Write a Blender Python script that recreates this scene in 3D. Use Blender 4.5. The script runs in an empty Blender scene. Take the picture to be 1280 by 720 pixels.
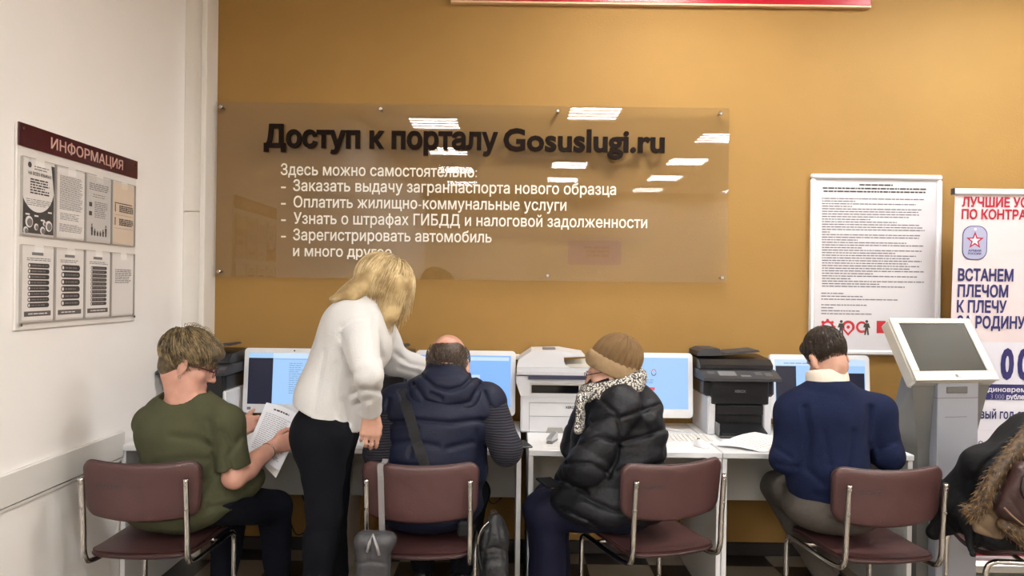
import bpy, math, random
import numpy as np
from mathutils import Matrix, Vector
from mathutils.geometry import delaunay_2d_cdt

# ------------------------------------------------------------------ camera, world, exposure
SC = bpy.context.scene
COL = SC.collection
F_PX, EYE, ROLL = 924.4, 1.5, 0.0125
cam_d = bpy.data.cameras.new('camera'); cam_d.lens = 26.0; cam_d.sensor_width = 36.0
cam = bpy.data.objects.new('camera', cam_d); COL.objects.link(cam)
cam.matrix_world = Matrix.Translation((0, 0, EYE)) @ Matrix.Rotation(math.pi/2, 4, 'X') @ Matrix.Rotation(ROLL, 4, 'Z')
cam_d.clip_start = 0.05
SC.camera = cam
SC.view_settings.view_transform = 'Standard'; SC.view_settings.look = 'None'
SC.view_settings.gamma = 1.0; SC.view_settings.use_curve_mapping = False
SC.view_settings.exposure = 0.0
W = bpy.data.worlds.new('world'); SC.world = W; W.use_nodes = True
W.node_tree.nodes['Background'].inputs[0].default_value = (0.9, 0.95, 1.0, 1)
W.node_tree.nodes['Background'].inputs[1].default_value = 0.3
LAMP_POWER = 100.0          # emission strength of the ceiling tubes
try:
    SC.cycles.max_bounces = 8; SC.cycles.diffuse_bounces = 5; SC.cycles.glossy_bounces = 4
    SC.cycles.transparent_max_bounces = 12; SC.cycles.use_denoising = True
    SC.cycles.caustics_reflective = False; SC.cycles.caustics_refractive = False
except Exception:
    pass

def at(u, v, d):
    """world point seen at photo pixel (u, v) at depth d from the camera"""
    x, y = u-640.0, v-360.0
    c, s = math.cos(ROLL), math.sin(ROLL)
    X, Y = x*c + y*s, -x*s + y*c
    return np.array([X*d/F_PX, d, EYE - Y*d/F_PX])

WALL_Y, LEFT_X, RIGHT_X, REAR_Y, CEIL = 4.2, -1.81, 6.0, -7.0, 3.5

# ------------------------------------------------------------------ materials
def lin(c):
    c = c/255.0
    return c/12.92 if c <= 0.04045 else ((c+0.055)/1.055)**2.4
def rgb(r, g, b): return (lin(r), lin(g), lin(b), 1.0)
MATS = {}
def mat(name, col, rough=0.6, metal=0.0, bump=0.0, scale=50.0, var=0.0, vscale=6.0, spec=0.5, emit=0.0, stretch=None, sheen=0.0, coat=0.0):
    if name in MATS: return MATS[name]
    m = bpy.data.materials.new(name); m.use_nodes = True
    nt = m.node_tree; b = nt.nodes['Principled BSDF']
    b.inputs['Base Color'].default_value = col
    b.inputs['Roughness'].default_value = rough; b.inputs['Metallic'].default_value = metal
    b.inputs['Specular IOR Level'].default_value = spec
    b.inputs['Sheen Weight'].default_value = sheen
    b.inputs['Coat Weight'].default_value = coat
    if emit > 0:
        b.inputs['Emission Color'].default_value = col; b.inputs['Emission Strength'].default_value = emit
    tc = nt.nodes.new('ShaderNodeTexCoord')
    vec = tc.outputs['Object']
    if stretch:
        mp = nt.nodes.new('ShaderNodeMapping'); mp.inputs['Scale'].default_value = stretch
        nt.links.new(vec, mp.inputs['Vector']); vec = mp.outputs['Vector']
    if var > 0:
        n = nt.nodes.new('ShaderNodeTexNoise'); n.inputs['Scale'].default_value = vscale; n.inputs['Detail'].default_value = 6
        nt.links.new(vec, n.inputs['Vector'])
        r = nt.nodes.new('ShaderNodeMapRange'); r.inputs[1].default_value = 0.3; r.inputs[2].default_value = 0.7
        r.inputs[3].default_value = 1-var; r.inputs[4].default_value = 1+var
        nt.links.new(n.outputs['Fac'], r.inputs[0])
        mx = nt.nodes.new('ShaderNodeVectorMath'); mx.operation = 'SCALE'
        mx.inputs[0].default_value = col[:3]
        nt.links.new(r.outputs[0], mx.inputs['Scale']); nt.links.new(mx.outputs[0], b.inputs['Base Color'])
    if bump > 0:
        n2 = nt.nodes.new('ShaderNodeTexNoise'); n2.inputs['Scale'].default_value = scale; n2.inputs['Detail'].default_value = 4
        nt.links.new(vec, n2.inputs['Vector'])
        bp = nt.nodes.new('ShaderNodeBump'); bp.inputs['Strength'].default_value = bump; bp.inputs['Distance'].default_value = 0.01
        nt.links.new(n2.outputs['Fac'], bp.inputs['Height']); nt.links.new(bp.outputs['Normal'], b.inputs['Normal'])
    MATS[name] = m
    return m
def stripes(name, c1, c2, scale, axis='Z', width=0.25, rough=0.9, distort=0.0, bump=0.0):
    """woven stripes along an object axis"""
    m = mat(name, c1, rough); nt = m.node_tree; b = nt.nodes['Principled BSDF']
    tc = nt.nodes.new('ShaderNodeTexCoord'); w = nt.nodes.new('ShaderNodeTexWave')
    w.bands_direction = axis; w.inputs['Scale'].default_value = scale; w.inputs['Distortion'].default_value = distort
    nt.links.new(tc.outputs['Object'], w.inputs['Vector'])
    r = nt.nodes.new('ShaderNodeValToRGB'); r.color_ramp.elements[0].position = 1-width-0.1; r.color_ramp.elements[1].position = 1-width
    r.color_ramp.elements[0].color = c1; r.color_ramp.elements[1].color = c2
    nt.links.new(w.outputs['Fac'], r.inputs[0]); nt.links.new(r.outputs[0], b.inputs['Base Color'])
    if bump:
        bp = nt.nodes.new('ShaderNodeBump'); bp.inputs['Strength'].default_value = bump; bp.inputs['Distance'].default_value = 0.01
        nt.links.new(w.outputs['Fac'], bp.inputs['Height']); nt.links.new(bp.outputs['Normal'], b.inputs['Normal'])
    return m
def hairmat(name, c1, c2, scale=60):
    m = mat(name, c1, 0.45, spec=0.35); nt = m.node_tree; b = nt.nodes['Principled BSDF']
    tc = nt.nodes.new('ShaderNodeTexCoord'); n = nt.nodes.new('ShaderNodeTexNoise'); n.inputs['Scale'].default_value = scale
    n.inputs['Detail'].default_value = 2
    nt.links.new(tc.outputs['Object'], n.inputs['Vector'])
    r = nt.nodes.new('ShaderNodeValToRGB'); r.color_ramp.elements[0].position = 0.35; r.color_ramp.elements[1].position = 0.65
    r.color_ramp.elements[0].color = c1; r.color_ramp.elements[1].color = c2
    nt.links.new(n.outputs['Fac'], r.inputs[0]); nt.links.new(r.outputs[0], b.inputs['Base Color'])
    return m

M_WALL = mat('ochre_paint', rgb(151, 115, 57), 0.75, bump=0.08, scale=90, var=0.03, vscale=3)
M_WHITEWALL = mat('white_paint', rgb(243, 240, 238), 0.8, bump=0.05, scale=70, var=0.015, vscale=2)
M_REAR = mat('beige_paint', rgb(226, 208, 186), 0.85, var=0.03, vscale=1.5)
M_CEIL = mat('ceiling_tile', rgb(232, 230, 224), 0.9, bump=0.1, scale=120)
M_TRIM = mat('white_plastic_trim', rgb(226, 222, 216), 0.5)
M_RAIL = mat('grey_laminate', rgb(220, 218, 214), 0.5, var=0.02)
M_BASE = mat('dark_skirting', rgb(28, 22, 20), 0.5)
M_DESK = mat('white_laminate', rgb(226, 226, 227), 0.38, var=0.015, vscale=4)
M_DESKG = mat('grey_laminate_edge', rgb(196, 196, 192), 0.45)
M_LEATHER = mat('maroon_vinyl', rgb(74, 47, 46), 0.42, bump=0.12, scale=160, var=0.06, vscale=9)
M_PIPING = mat('dark_vinyl_piping', rgb(48, 26, 28), 0.4)
M_CHROME = mat('chrome', rgb(205, 200, 195), 0.16, metal=1.0)
M_SCREW = mat('steel_screw', rgb(170, 165, 160), 0.25, metal=1.0)
M_BEZEL = mat('white_gloss_plastic', rgb(228, 228, 230), 0.3)
M_BLACKP = mat('black_plastic', rgb(22, 22, 25), 0.35, bump=0.04, scale=300)
M_BLACKG = mat('black_gloss_plastic', rgb(14, 14, 17), 0.15)
M_DGREY = mat('dark_grey_plastic', rgb(52, 52, 56), 0.5)
M_MGREY = mat('mid_grey_plastic', rgb(120, 120, 122), 0.5)
M_PRWHITE = mat('printer_white', rgb(216, 216, 219), 0.45)
M_PRBLUE = mat('printer_navy', rgb(52, 54, 78), 0.4)
M_PAPER = mat('paper', rgb(238, 236, 234), 0.85)
M_PAPERB = mat('paper_cool', rgb(226, 228, 236), 0.85)
M_INK = mat('ink_dark', rgb(60, 58, 60), 0.8)
M_INKL = mat('ink_light', rgb(128, 126, 128), 0.8)
M_CARDG = mat('card_grey', rgb(210, 208, 206), 0.85)
M_CARDBEIGE = mat('card_beige', rgb(226, 210, 190), 0.85)
M_CARDD = mat('card_dark', rgb(70, 66, 66), 0.8)
M_BURG = mat('burgundy_plastic', rgb(62, 8, 18), 0.3)
M_BOARD = mat('white_acrylic', rgb(230, 226, 222), 0.3)
M_LETTERW = mat('white_lettering', rgb(240, 235, 220), 0.6)
M_LETTERD = mat('dark_brown_lettering', rgb(26, 15, 10), 0.7, spec=0.1)
M_RED = mat('red_plastic', rgb(176, 4, 36), 0.3)
M_REDP = mat('red_print', rgb(158, 20, 44), 0.7)
M_NAVYP = mat('navy_print', rgb(36, 34, 92), 0.7)
M_BANNER = mat('banner_vinyl', rgb(214, 200, 202), 0.6)
M_BANNERW = mat('banner_white', rgb(214, 212, 222), 0.6)
M_TAG = mat('banner_tag', rgb(160, 162, 190), 0.6)
M_ALU = mat('brushed_aluminium', rgb(200, 200, 200), 0.3, metal=0.9)
M_KIOSK = mat('kiosk_silver', rgb(200, 197, 188), 0.38, metal=0.25)
M_KIOSKD = mat('kiosk_grey', rgb(112, 112, 110), 0.5, metal=0.2)
M_KIOSKP = mat('kiosk_panel', rgb(158, 162, 172), 0.45, metal=0.2)
M_SCREENOFF = mat('dark_screen', rgb(56, 54, 48), 0.35, spec=0.12)
M_SKIN = mat('skin', rgb(202, 156, 136), 0.55, bump=0.06, scale=220, var=0.08, vscale=18)
M_SKINR = mat('skin_ruddy', rgb(196, 146, 128), 0.55, bump=0.06, scale=220, var=0.1, vscale=18)
M_LIPS = mat('lips', rgb(176, 100, 92), 0.5)
M_EYE = mat('eye_white', rgb(225, 220, 214), 0.2)
M_IRIS = mat('iris', rgb(50, 44, 40), 0.15)
M_SOLE = mat('rubber_sole', rgb(40, 36, 34), 0.7)

# ------------------------------------------------------------------ mesh builder
class MB:
    def __init__(s): s.v = []; s.f = []; s.mi = []
    def add(s, verts, faces, mi=0, M=None):
        o = len(s.v)
        for p in verts:
            p = Vector(p)
            s.v.append(tuple(M @ p) if M is not None else tuple(p))
        for f in faces: s.f.append(tuple(o+i for i in f)); s.mi.append(mi)
        return s
    def box(s, lo, hi, r=0.0, mi=0, M=None):
        """box between two corners, edges bevelled by r"""
        (x0, y0, z0), (x1, y1, z1) = lo, hi
        r = min(r, (x1-x0)/2.001, (y1-y0)/2.001, (z1-z0)/2.001)
        if r <= 0:
            v = [(x, y, z) for x in (x0, x1) for y in (y0, y1) for z in (z0, z1)]
            f = [(0,1,3,2), (4,6,7,5), (0,4,5,1), (2,3,7,6), (0,2,6,4), (1,5,7,3)]
            return s.add(v, f, mi, M)
        v = []; idx = {}
        X, Y, Z = (x0, x1), (y0, y1), (z0, z1)
        sg = (1, -1)
        for i in (0, 1):
            for j in (0, 1):
                for k in (0, 1):
                    c = (X[i], Y[j], Z[k])
                    for a in range(3):
                        p = [c[0]+sg[i]*r, c[1]+sg[j]*r, c[2]+sg[k]*r]
                        p[a] = c[a]; idx[(i, j, k, a)] = len(v); v.append(p)
        f = []
        for a in range(3):
            b, c = (a+1) % 3, (a+2) % 3
            for q in (0, 1):
                quad = []
                for (m, n) in ((0,0), (1,0), (1,1), (0,1)):
                    t = [0,0,0]; t[a] = q; t[b] = m; t[c] = n
                    quad.append(idx[(t[0], t[1], t[2], a)])
                f.append(tuple(quad if q else quad[::-1]))
            for m in (0, 1):
                for n in (0, 1):
                    t0 = [0,0,0]; t0[b] = m; t0[c] = n; t1 = list(t0); t1[a] = 1
                    quad = [idx[(*t0, b)], idx[(*t0, c)], idx[(*t1, c)], idx[(*t1, b)]]
                    f.append(tuple(quad if (m == n) else quad[::-1]))
        for i in (0, 1):
            for j in (0, 1):
                for k in (0, 1):
                    t = [idx[(i,j,k,a)] for a in range(3)]
                    f.append(tuple(t if (i+j+k) % 2 else t[::-1]))
        return s.add(v, f, mi, M)
    def tube(s, path, r, n=10, mi=0, M=None, closed=False, cap=True):
        pts = [np.array(p, float) for p in path]; N = len(pts)
        rr = r if hasattr(r, '__len__') else [r]*N
        verts = []; prev = None
        for i in range(N):
            if closed: t = pts[(i+1) % N]-pts[i-1]
            else: t = pts[min(i+1, N-1)]-pts[max(i-1, 0)]
            t = t/(np.linalg.norm(t)+1e-12)
            if prev is None:
                a = np.array([0,0,1.0]) if abs(t[2]) < 0.9 else np.array([1.0,0,0])
            else: a = prev
            u = a-t*np.dot(a, t); u /= np.linalg.norm(u)+1e-12; w = np.cross(t, u); prev = u
            for k in range(n):
                q = 2*math.pi*k/n
                verts.append(pts[i]+rr[i]*(math.cos(q)*u+math.sin(q)*w))
        f = []
        for i in range(N if closed else N-1):
            j = (i+1) % N
            for k in range(n): f.append((i*n+k, i*n+(k+1) % n, j*n+(k+1) % n, j*n+k))
        if cap and not closed: f.append(tuple(range(n))[::-1]); f.append(tuple((N-1)*n+k for k in range(n)))
        return s.add(verts, f, mi, M)
    def prism(s, poly, y0, y1, mi=0, M=None):
        """polygon in x,z pushed from y0 (front) to y1"""
        n = len(poly)
        v = [(x, y0, z) for x, z in poly]+[(x, y1, z) for x, z in poly]
        a = sum(poly[i][0]*poly[(i+1) % n][1]-poly[(i+1) % n][0]*poly[i][1] for i in range(n))
        f = [tuple(range(n)), tuple(range(2*n-1, n-1, -1))]+[(i+n, (i+1) % n+n, (i+1) % n, i)[::1] for i in range(n)]
        if a < 0: f = [q[::-1] for q in f]
        return s.add(v, f, mi, M)
    def prismx(s, poly, x0, x1, mi=0, M=None):
        """polygon in y,z pushed from x0 to x1"""
        n = len(poly)
        v = [(x0, y, z) for y, z in poly]+[(x1, y, z) for y, z in poly]
        a = sum(poly[i][0]*poly[(i+1) % n][1]-poly[(i+1) % n][0]*poly[i][1] for i in range(n))
        f = [tuple(range(n))[::-1], tuple(range(n, 2*n))]+[(i, (i+1) % n, (i+1) % n+n, i+n) for i in range(n)]
        if a < 0: f = [q[::-1] for q in f]
        return s.add(v, f, mi, M)
    def cyl(s, c, r, h, axis='y', n=20, mi=0, M=None, bev=0.0):
        c = np.array(c, float); a = {'x': (1,0,0), 'y': (0,1,0), 'z': (0,0,1)}[axis]; a = np.array(a, float)
        if bev > 0: return s.tube([c, c+a*bev, c+a*(h-bev), c+a*h], [r-bev, r, r, r-bev], n, mi, M)
        return s.tube([c, c+a*h], r, n, mi, M)
    def rect(s, x0, z0, x1, z1, y, mi=0, M=None):
        return s.add([(x0,y,z0), (x1,y,z0), (x1,y,z1), (x0,y,z1)], [(0,1,2,3)], mi, M)
    def build(s, name, mats, parent=None, smooth=False, angle=None):
        me = bpy.data.meshes.new(name); me.from_pydata(s.v, [], s.f)
        for m in (mats if isinstance(mats, (list, tuple)) else [mats]): me.materials.append(m)
        me.polygons.foreach_set('material_index', s.mi)
        if smooth: me.polygons.foreach_set('use_smooth', [True]*len(s.f))
        me.update()
        if smooth and angle:
            try: me.set_sharp_from_angle(angle=math.radians(angle))
            except Exception: pass
        o = bpy.data.objects.new(name, me); COL.objects.link(o)
        if parent is not None: o.parent = parent
        return o

def tag(o, label, cat, group=None, kind=None):
    o['label'] = label; o['category'] = cat
    if group: o['group'] = group
    if kind: o['kind'] = kind
    return o
def thing(name, label, cat, loc=(0,0,0), rz=0.0, group=None):
    o = bpy.data.objects.new(name, None); COL.objects.link(o); o.empty_display_size = 0.1
    o.location = tuple(float(c) for c in loc); o.rotation_euler = (0, 0, rz)
    return tag(o, label, cat, group)
def copy_thing(root, loc, rz, label):
    r = root.copy(); COL.objects.link(r); r.location = tuple(float(c) for c in loc); r.rotation_euler = (0, 0, rz); r['label'] = label
    for ch in list(root.children):
        c = ch.copy(); COL.objects.link(c); c.parent = r
        for g in list(ch.children):
            d = g.copy(); COL.objects.link(d); d.parent = c
    return r
def struct(o):
    o['kind'] = 'structure'; return o

# ------------------------------------------------------------------ lettering
_TXT = {}
def glyph_tris(body, bold=0.0):
    key = (body, round(bold, 4))
    if key in _TXT: return _TXT[key]
    cu = bpy.data.curves.new('t', 'FONT'); cu.body = body; cu.size = 1; cu.fill_mode = 'NONE'; cu.resolution_u = 3
    o = bpy.data.objects.new('t', cu); COL.objects.link(o)
    dg = bpy.context.evaluated_depsgraph_get(); me = bpy.data.meshes.new_from_object(o.evaluated_get(dg))
    V = np.array([v.co[:2] for v in me.vertices]); E = [tuple(e.vertices) for e in me.edges]
    bpy.data.objects.remove(o); bpy.data.curves.remove(cu); bpy.data.meshes.remove(me)
    if bold:
        nxt = {a: b for a, b in E}; prv = {b: a for a, b in E}
        N = np.zeros_like(V)
        for i in range(len(V)):
            if i not in nxt or i not in prv: continue
            d1 = V[i]-V[prv[i]]; d2 = V[nxt[i]]-V[i]
            d1 /= np.linalg.norm(d1)+1e-9; d2 /= np.linalg.norm(d2)+1e-9
            n = np.array([d1[1]+d2[1], -d1[0]-d2[0]]); l = np.linalg.norm(n)
            if l > 1e-6: n = n/l*min(1.6, 2/l)
            N[i] = n
        area = sum(V[a][0]*V[b][1]-V[b][0]*V[a][1] for a, b in E)
        V = V+N*(bold if area > 0 else -bold)
    vs, es, fs, _, _, _ = delaunay_2d_cdt([Vector(v) for v in V], E, [], 0, 1e-6)
    P = np.array([v[:] for v in vs]); Fc = np.array([f[:] for f in fs]); c = P[Fc].mean(1)
    w = np.zeros(len(c), int)
    for a, b in E:
        a, b = V[a], V[b]
        up = (a[1] <= c[:,1]) & (b[1] > c[:,1]); dn = (b[1] <= c[:,1]) & (a[1] > c[:,1])
        if not (up | dn).any(): continue
        x = a[0]+(c[:,1]-a[1])/(b[1]-a[1]+1e-12)*(b[0]-a[0])
        w += (up & (x > c[:,0])).astype(int); w -= (dn & (x > c[:,0])).astype(int)
    T = Fc[w != 0]
    _TXT[key] = (P, T)
    return _TXT[key]
def text(mb, body, x, z, width=None, cap=0.05, y=0.0, depth=0.0, bold=0.0, mi=0, M=None):
    """front-facing (towards -y) letters: left end x, baseline z, capital height cap"""
    P, T = glyph_tris(body, bold)
    x0, x1 = P[:,0].min(), P[:,0].max()
    sz = cap/0.715; sx = (width/(x1-x0)) if width else sz
    Q = [(x+(p[0]-x0)*sx, y, z+p[1]*sz) for p in P]
    if depth <= 0:
        mb.add(Q, [tuple(t) for t in T], mi, M); return
    n = len(Q)
    cnt = {}
    for t in T:
        for i in range(3):
            e = (t[i], t[(i+1) % 3]); cnt[e] = 1
    side = [e for e in cnt if (e[1], e[0]) not in cnt]
    Q2 = Q+[(q[0], y+depth, q[2]) for q in Q]
    f = [tuple(t) for t in T]+[(b, a, a+n, b+n) for a, b in side]
    mb.add(Q2, f, mi, M)
def lines(mb, x0, x1, z0, z1, n, th, y, rng, mi=0, M=None, ragged=0.25, word=0.02, gap=0.2):
    """blocks of small print: n lines broken into word-long strokes"""
    for i in range(n):
        z = z1-(z1-z0)*(i+0.5)/n
        xe = x1-(x1-x0)*(rng.random()*ragged if rng.random() < 0.6 else 0)
        x = x0
        while x < xe:
            w = word*(0.4+1.3*rng.random()); e = min(x+w, xe)
            mb.rect(x, z-th/2, e, z+th/2, y, mi, M); x = e+word*gap

RNG = random.Random(5)

# ================================================================== THE SETTING
def slab(name, lo, hi, m):
    return struct(MB().box(lo, hi).build(name, m))
# checked floor
m_floor = mat('checked_tiles', rgb(150, 140, 122), 0.3)
nt = m_floor.node_tree; bs = nt.nodes['Principled BSDF']
tc = nt.nodes.new('ShaderNodeTexCoord'); mp = nt.nodes.new('ShaderNodeMapping'); mp.inputs['Location'].default_value = (0.255, 0.39, 0.5)
ck = nt.nodes.new('ShaderNodeTexChecker'); ck.inputs['Scale'].default_value = 1/0.34
ck.inputs['Color1'].default_value = rgb(140, 131, 116); ck.inputs['Color2'].default_value = rgb(34, 27, 25)
nt.links.new(tc.outputs['Object'], mp.inputs['Vector']); nt.links.new(mp.outputs['Vector'], ck.inputs['Vector'])
nt.links.new(ck.outputs['Color'], bs.inputs['Base Color'])
slab('floor', (LEFT_X-0.1, REAR_Y, -0.1), (RIGHT_X+0.1, WALL_Y+0.1, 0), m_floor)
slab('wall_back', (LEFT_X-0.1, WALL_Y, 0), (RIGHT_X+0.1, WALL_Y+0.1, CEIL), M_WALL)
slab('wall_left', (LEFT_X-0.1, REAR_Y, 0), (LEFT_X, WALL_Y, CEIL), M_WHITEWALL)
slab('wall_right', (RIGHT_X, REAR_Y, 0), (RIGHT_X+0.1, WALL_Y, CEIL), M_REAR)
slab('wall_rear', (LEFT_X-0.1, REAR_Y-0.1, 0), (RIGHT_X+0.1, REAR_Y, CEIL), M_REAR)
slab('ceiling', (LEFT_X-0.1, REAR_Y-0.1, CEIL), (RIGHT_X+0.1, WALL_Y+0.1, CEIL+0.1), M_CEIL)
struct(MB().box((LEFT_X, WALL_Y-0.015, 0), (RIGHT_X, WALL_Y, 0.075), 0.004).build('baseboard_back', M_BASE))
# laminate bumper rail along the left wall, with its thin shadow gap strip
struct(MB().box((LEFT_X, REAR_Y, 0.695), (LEFT_X+0.02, 3.44, 0.815), 0.004).box((LEFT_X, REAR_Y, 0.678), (LEFT_X+0.012, 3.44, 0.69), 0.001).build('trim_1', M_RAIL))
# boxed white casing in the corner
cs = MB().box((LEFT_X, 4.06, 1.9), (LEFT_X+0.115, WALL_Y, CEIL), 0.003).box((LEFT_X, 4.06, 0.0), (LEFT_X+0.115, WALL_Y, 1.897), 0.003)
cs.box((LEFT_X+0.095, 4.045, 0.0), (LEFT_X+0.125, WALL_Y, CEIL), 0.003)
struct(cs.build('trim_2', M_TRIM))
# cable trunking on the ochre wall behind the computers
struct(MB().box((LEFT_X+0.126, WALL_Y-0.022, 1.095), (0.07, WALL_Y, 1.125), 0.003).build('trim_3', M_TRIM))

# ceiling lamps: recessed louvre fittings with four tubes
M_TUBE = mat('lamp_tube', (1.0, 0.965, 0.91, 1), 0.5, emit=LAMP_POWER)
M_TUBEW = mat('lamp_tube_cool', (0.93, 0.97, 1.0, 1), 0.5, emit=LAMP_POWER)
def lamp(x, y, label, cool):
    t = thing('ceiling_lamp', label, 'lamp', (x, y, CEIL), 0, 'recessed four tube ceiling lamps')
    fr = MB()
    fr.box((-0.3, -0.3, -0.03), (0.3, -0.285, 0.0)).box((-0.3, 0.285, -0.03), (0.3, 0.3, 0.0))
    fr.box((-0.3, -0.285, -0.03), (-0.285, 0.285, 0.0)).box((0.285, -0.285, -0.03), (0.3, 0.285, 0.0))
    for i in range(3): fr.box((-0.285, -0.15+0.15*i-0.012, -0.03), (0.285, -0.15+0.15*i+0.012, -0.004))
    fr.build('louvre_frame', M_BEZEL, t)
    for i in range(4):
        y0 = -0.225+0.15*i
        MB().box((-0.275, y0-0.03, -0.02), (0.275, y0+0.03, -0.006)).build('lamp_tube', M_TUBEW if cool else M_TUBE, t)
rows = [3.1, 1.2, -0.4, -2.2, -3.9, -5.5]
for ci, x in enumerate((-0.96, 0.9, 2.68, 4.45)):
    for ri, y in enumerate(rows):
        if (ci, ri) in ((0, 0), (0, 1), (1, 1), (2, 1), (3, 1), (1, 3)): continue
        lamp(x, y + (0.35 if ci == 1 else (-0.25 if ci == 0 else -0.9))*(ri > 1), 'square ceiling lamp with four bright tubes behind a white louvre', (ci+ri) % 2 == 0)

# ================================================================== WALL THINGS
# ---- clear sign panel with raised lettering
m_acr = bpy.data.materials.new('clear_acrylic'); m_acr.use_nodes = True
nt = m_acr.node_tree; nt.nodes.clear()
out = nt.nodes.new('ShaderNodeOutputMaterial'); mix = nt.nodes.new('ShaderNodeMixShader')
tr = nt.nodes.new('ShaderNodeBsdfTransparent'); tr.inputs['Color'].default_value = (0.93, 0.93, 0.93, 1)
gl = nt.nodes.new('ShaderNodeBsdfGlossy'); gl.inputs['Roughness'].default_value = 0.015
fr = nt.nodes.new('ShaderNodeFresnel'); fr.inputs['IOR'].default_value = 1.75
geo = nt.nodes.new('ShaderNodeNewGeometry'); inv = nt.nodes.new('ShaderNodeMath'); inv.operation = 'SUBTRACT'; inv.inputs[0].default_value = 1.0
mul = nt.nodes.new('ShaderNodeMath'); mul.operation = 'MULTIPLY'
nt.links.new(geo.outputs['Backfacing'], inv.inputs[1]); nt.links.new(fr.outputs[0], mul.inputs[0]); nt.links.new(inv.outputs[0], mul.inputs[1])
nt.links.new(mul.outputs[0], mix.inputs[0]); nt.links.new(tr.outputs[0], mix.inputs[1]); nt.links.new(gl.outputs[0], mix.inputs[2])
nt.links.new(mix.outputs[0], out.inputs['Surface'])
SX0, SX1, SZ0, SZ1, SY = -1.675, 1.208, 1.542, 2.525, 4.15
sg = thing('wall_sign', 'wide clear acrylic sign panel with dark title and white lines on ochre wall', 'sign', (0, SY, SZ0))
MB().box((SX0, 0, 0), (SX1, 0.006, SZ1-SZ0), 0.001).build('acrylic_panel', m_acr, sg)
for (x, z) in ((SX0+0.03, SZ1-SZ0-0.03), (-0.75, SZ1-SZ0-0.03), (0.245, SZ1-SZ0-0.03), (SX1-0.05, SZ1-SZ0-0.03), (SX0+0.03, 0.03), (SX1-0.03, 0.03), (0.2, 0.03)):
    MB().cyl((x, -0.012, z), 0.011, 0.012, 'y', 14, bev=0.003).cyl((x, 0.0065, z), 0.007, WALL_Y-SY-0.006, 'y', 10).build('standoff_bolt', M_SCREW, sg)
def sgpos(u, v):
    p = at(u, v, SY); return p[0], p[2]-SZ0
mb = MB()
for body, u0, u1, v, cap, bold in (("Доступ к порталу", 331, 622.5, 183.5, 0.118, 0.036), ("Gosuslugi.ru", 629, 830, 188.3, 0.122, 0.03)):
    x, z = sgpos(u0, v); x1, _ = sgpos(u1, v)
    text(mb, body, x, z, x1-x, cap, -0.022, 0.018, bold)
mb.build('title_lettering', M_LETTERD, sg)
mb = MB()
for body, u0, u1, v, cap in (("Здесь можно самостоятельно:", 351, 596, 218.5, 0.062),
        ("Заказать выдачу загранпаспорта нового образца", 366.5, 770, 238.5, 0.062),
        ("Оплатить жилищно-коммунальные услуги", 367, 708, 259, 0.062),
        ("Узнать о штрафах ГИБДД и налоговой задолженности", 367, 809, 279.5, 0.062),
        ("Зарегистрировать автомобиль", 366.5, 614.5, 300, 0.062), ("и много другое", 366.5, 489.5, 320, 0.058)):
    x, z = sgpos(u0, v); x1, _ = sgpos(u1, v); mb = MB()
    text(mb, body, x, z, x1-x, cap, -0.0025, 0.002, 0.011)
    if u0 > 360 and not body.startswith('и много'):
        xd, zd = sgpos(351.5, v); text(mb, "-", xd, zd, 0.026, 0.062, -0.0025, 0.002, 0.006)
    mb.build('line_lettering', M_LETTERW, sg)

# ---- red sign board high on the wall
rs = thing('wall_sign', 'red glossy sign board along the top of the ochre wall', 'sign', (0, 4.17, 3.118))
MB().box((-0.365, 0, 0), (2.005, 0.03, 0.34), 0.004).build('board', M_RED, rs)
MB().box((-0.365, -0.003, -0.012), (2.005, 0.03, 0.0), 0.001).build('edge_strip', mat('pale_edge', rgb(225, 190, 150), 0.4), rs)

# ---- framed notice
fx0, fx1, fz0, fz1 = 1.682, 2.425, 1.145, 2.168
fw, fh = fx1-fx0, fz1-fz0
fp = thing('framed_notice', 'white framed printed notice of small text on ochre wall above the silver kiosk', 'notice', ((fx0+fx1)/2, WALL_Y, fz0))
mb = MB(); b = 0.028
for (a, c) in (((-fw/2, -0.028, 0), (fw/2, 0, b)), ((-fw/2, -0.028, fh-b), (fw/2, 0, fh)), ((-fw/2, -0.028, b), (-fw/2+b, 0, fh-b)), ((fw/2-b, -0.028, b), (fw/2, 0, fh-b))):
    mb.box(a, c, 0.008)
mb.build('frame', M_BEZEL, fp, True, 40)
sh = MB().box((-fw/2+b*0.9, -0.012, b*0.9), (fw/2-b*0.9, -0.002, fh-b*0.9)).build('sheet', mat('poster_paper', rgb(206, 203, 207), 0.35), fp)
mb = MB(); k = fw/164.0
def fpos(u, v):
    p = at(u, v, 4.17); return p[0]-(fx0+fx1)/2, p[2]-fz0
def fline(u0, u1, v, th, mi, dens=0.022):
    x0, z0 = fpos(u0, v); x1, _ = fpos(u1, v); lines(mb, x0, x1, z0-th/2, z0+th/2, 1, th, -0.0128, RNG, mi, None, 0, dens, 0.16)
for (u0, u1, v) in ((1076, 1118, 230.5), (1030, 1160, 234.5), (1031, 1159, 238.5)): fline(u0, u1, v, 0.0085, 0)
lens = [128,42,118,38,125,121,122,109,61,94,122,126,129,10,124,122,45,106,127,50,126,92,118,110,125,108,122,110,128,64,120,36,128,72,104]
for i, L in enumerate(lens): fline(1029, 1029+L, 247.5+i*3.24, 0.0062, 2 if i in (14, 15, 16) and False else 1)
for i, L in enumerate((28, 52, 96)): fline(1028, 1028+L, 366.5+i*3.7, 0.006, 1)
for i, L in enumerate((57, 16, 49, 64)): fline(1028, 1028+L, 381+i*3.7, 0.006, 1)
mb.build('print', [M_INK, mat('ink_grey', rgb(112, 110, 116), 0.8), M_NAVYP], sh)
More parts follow.
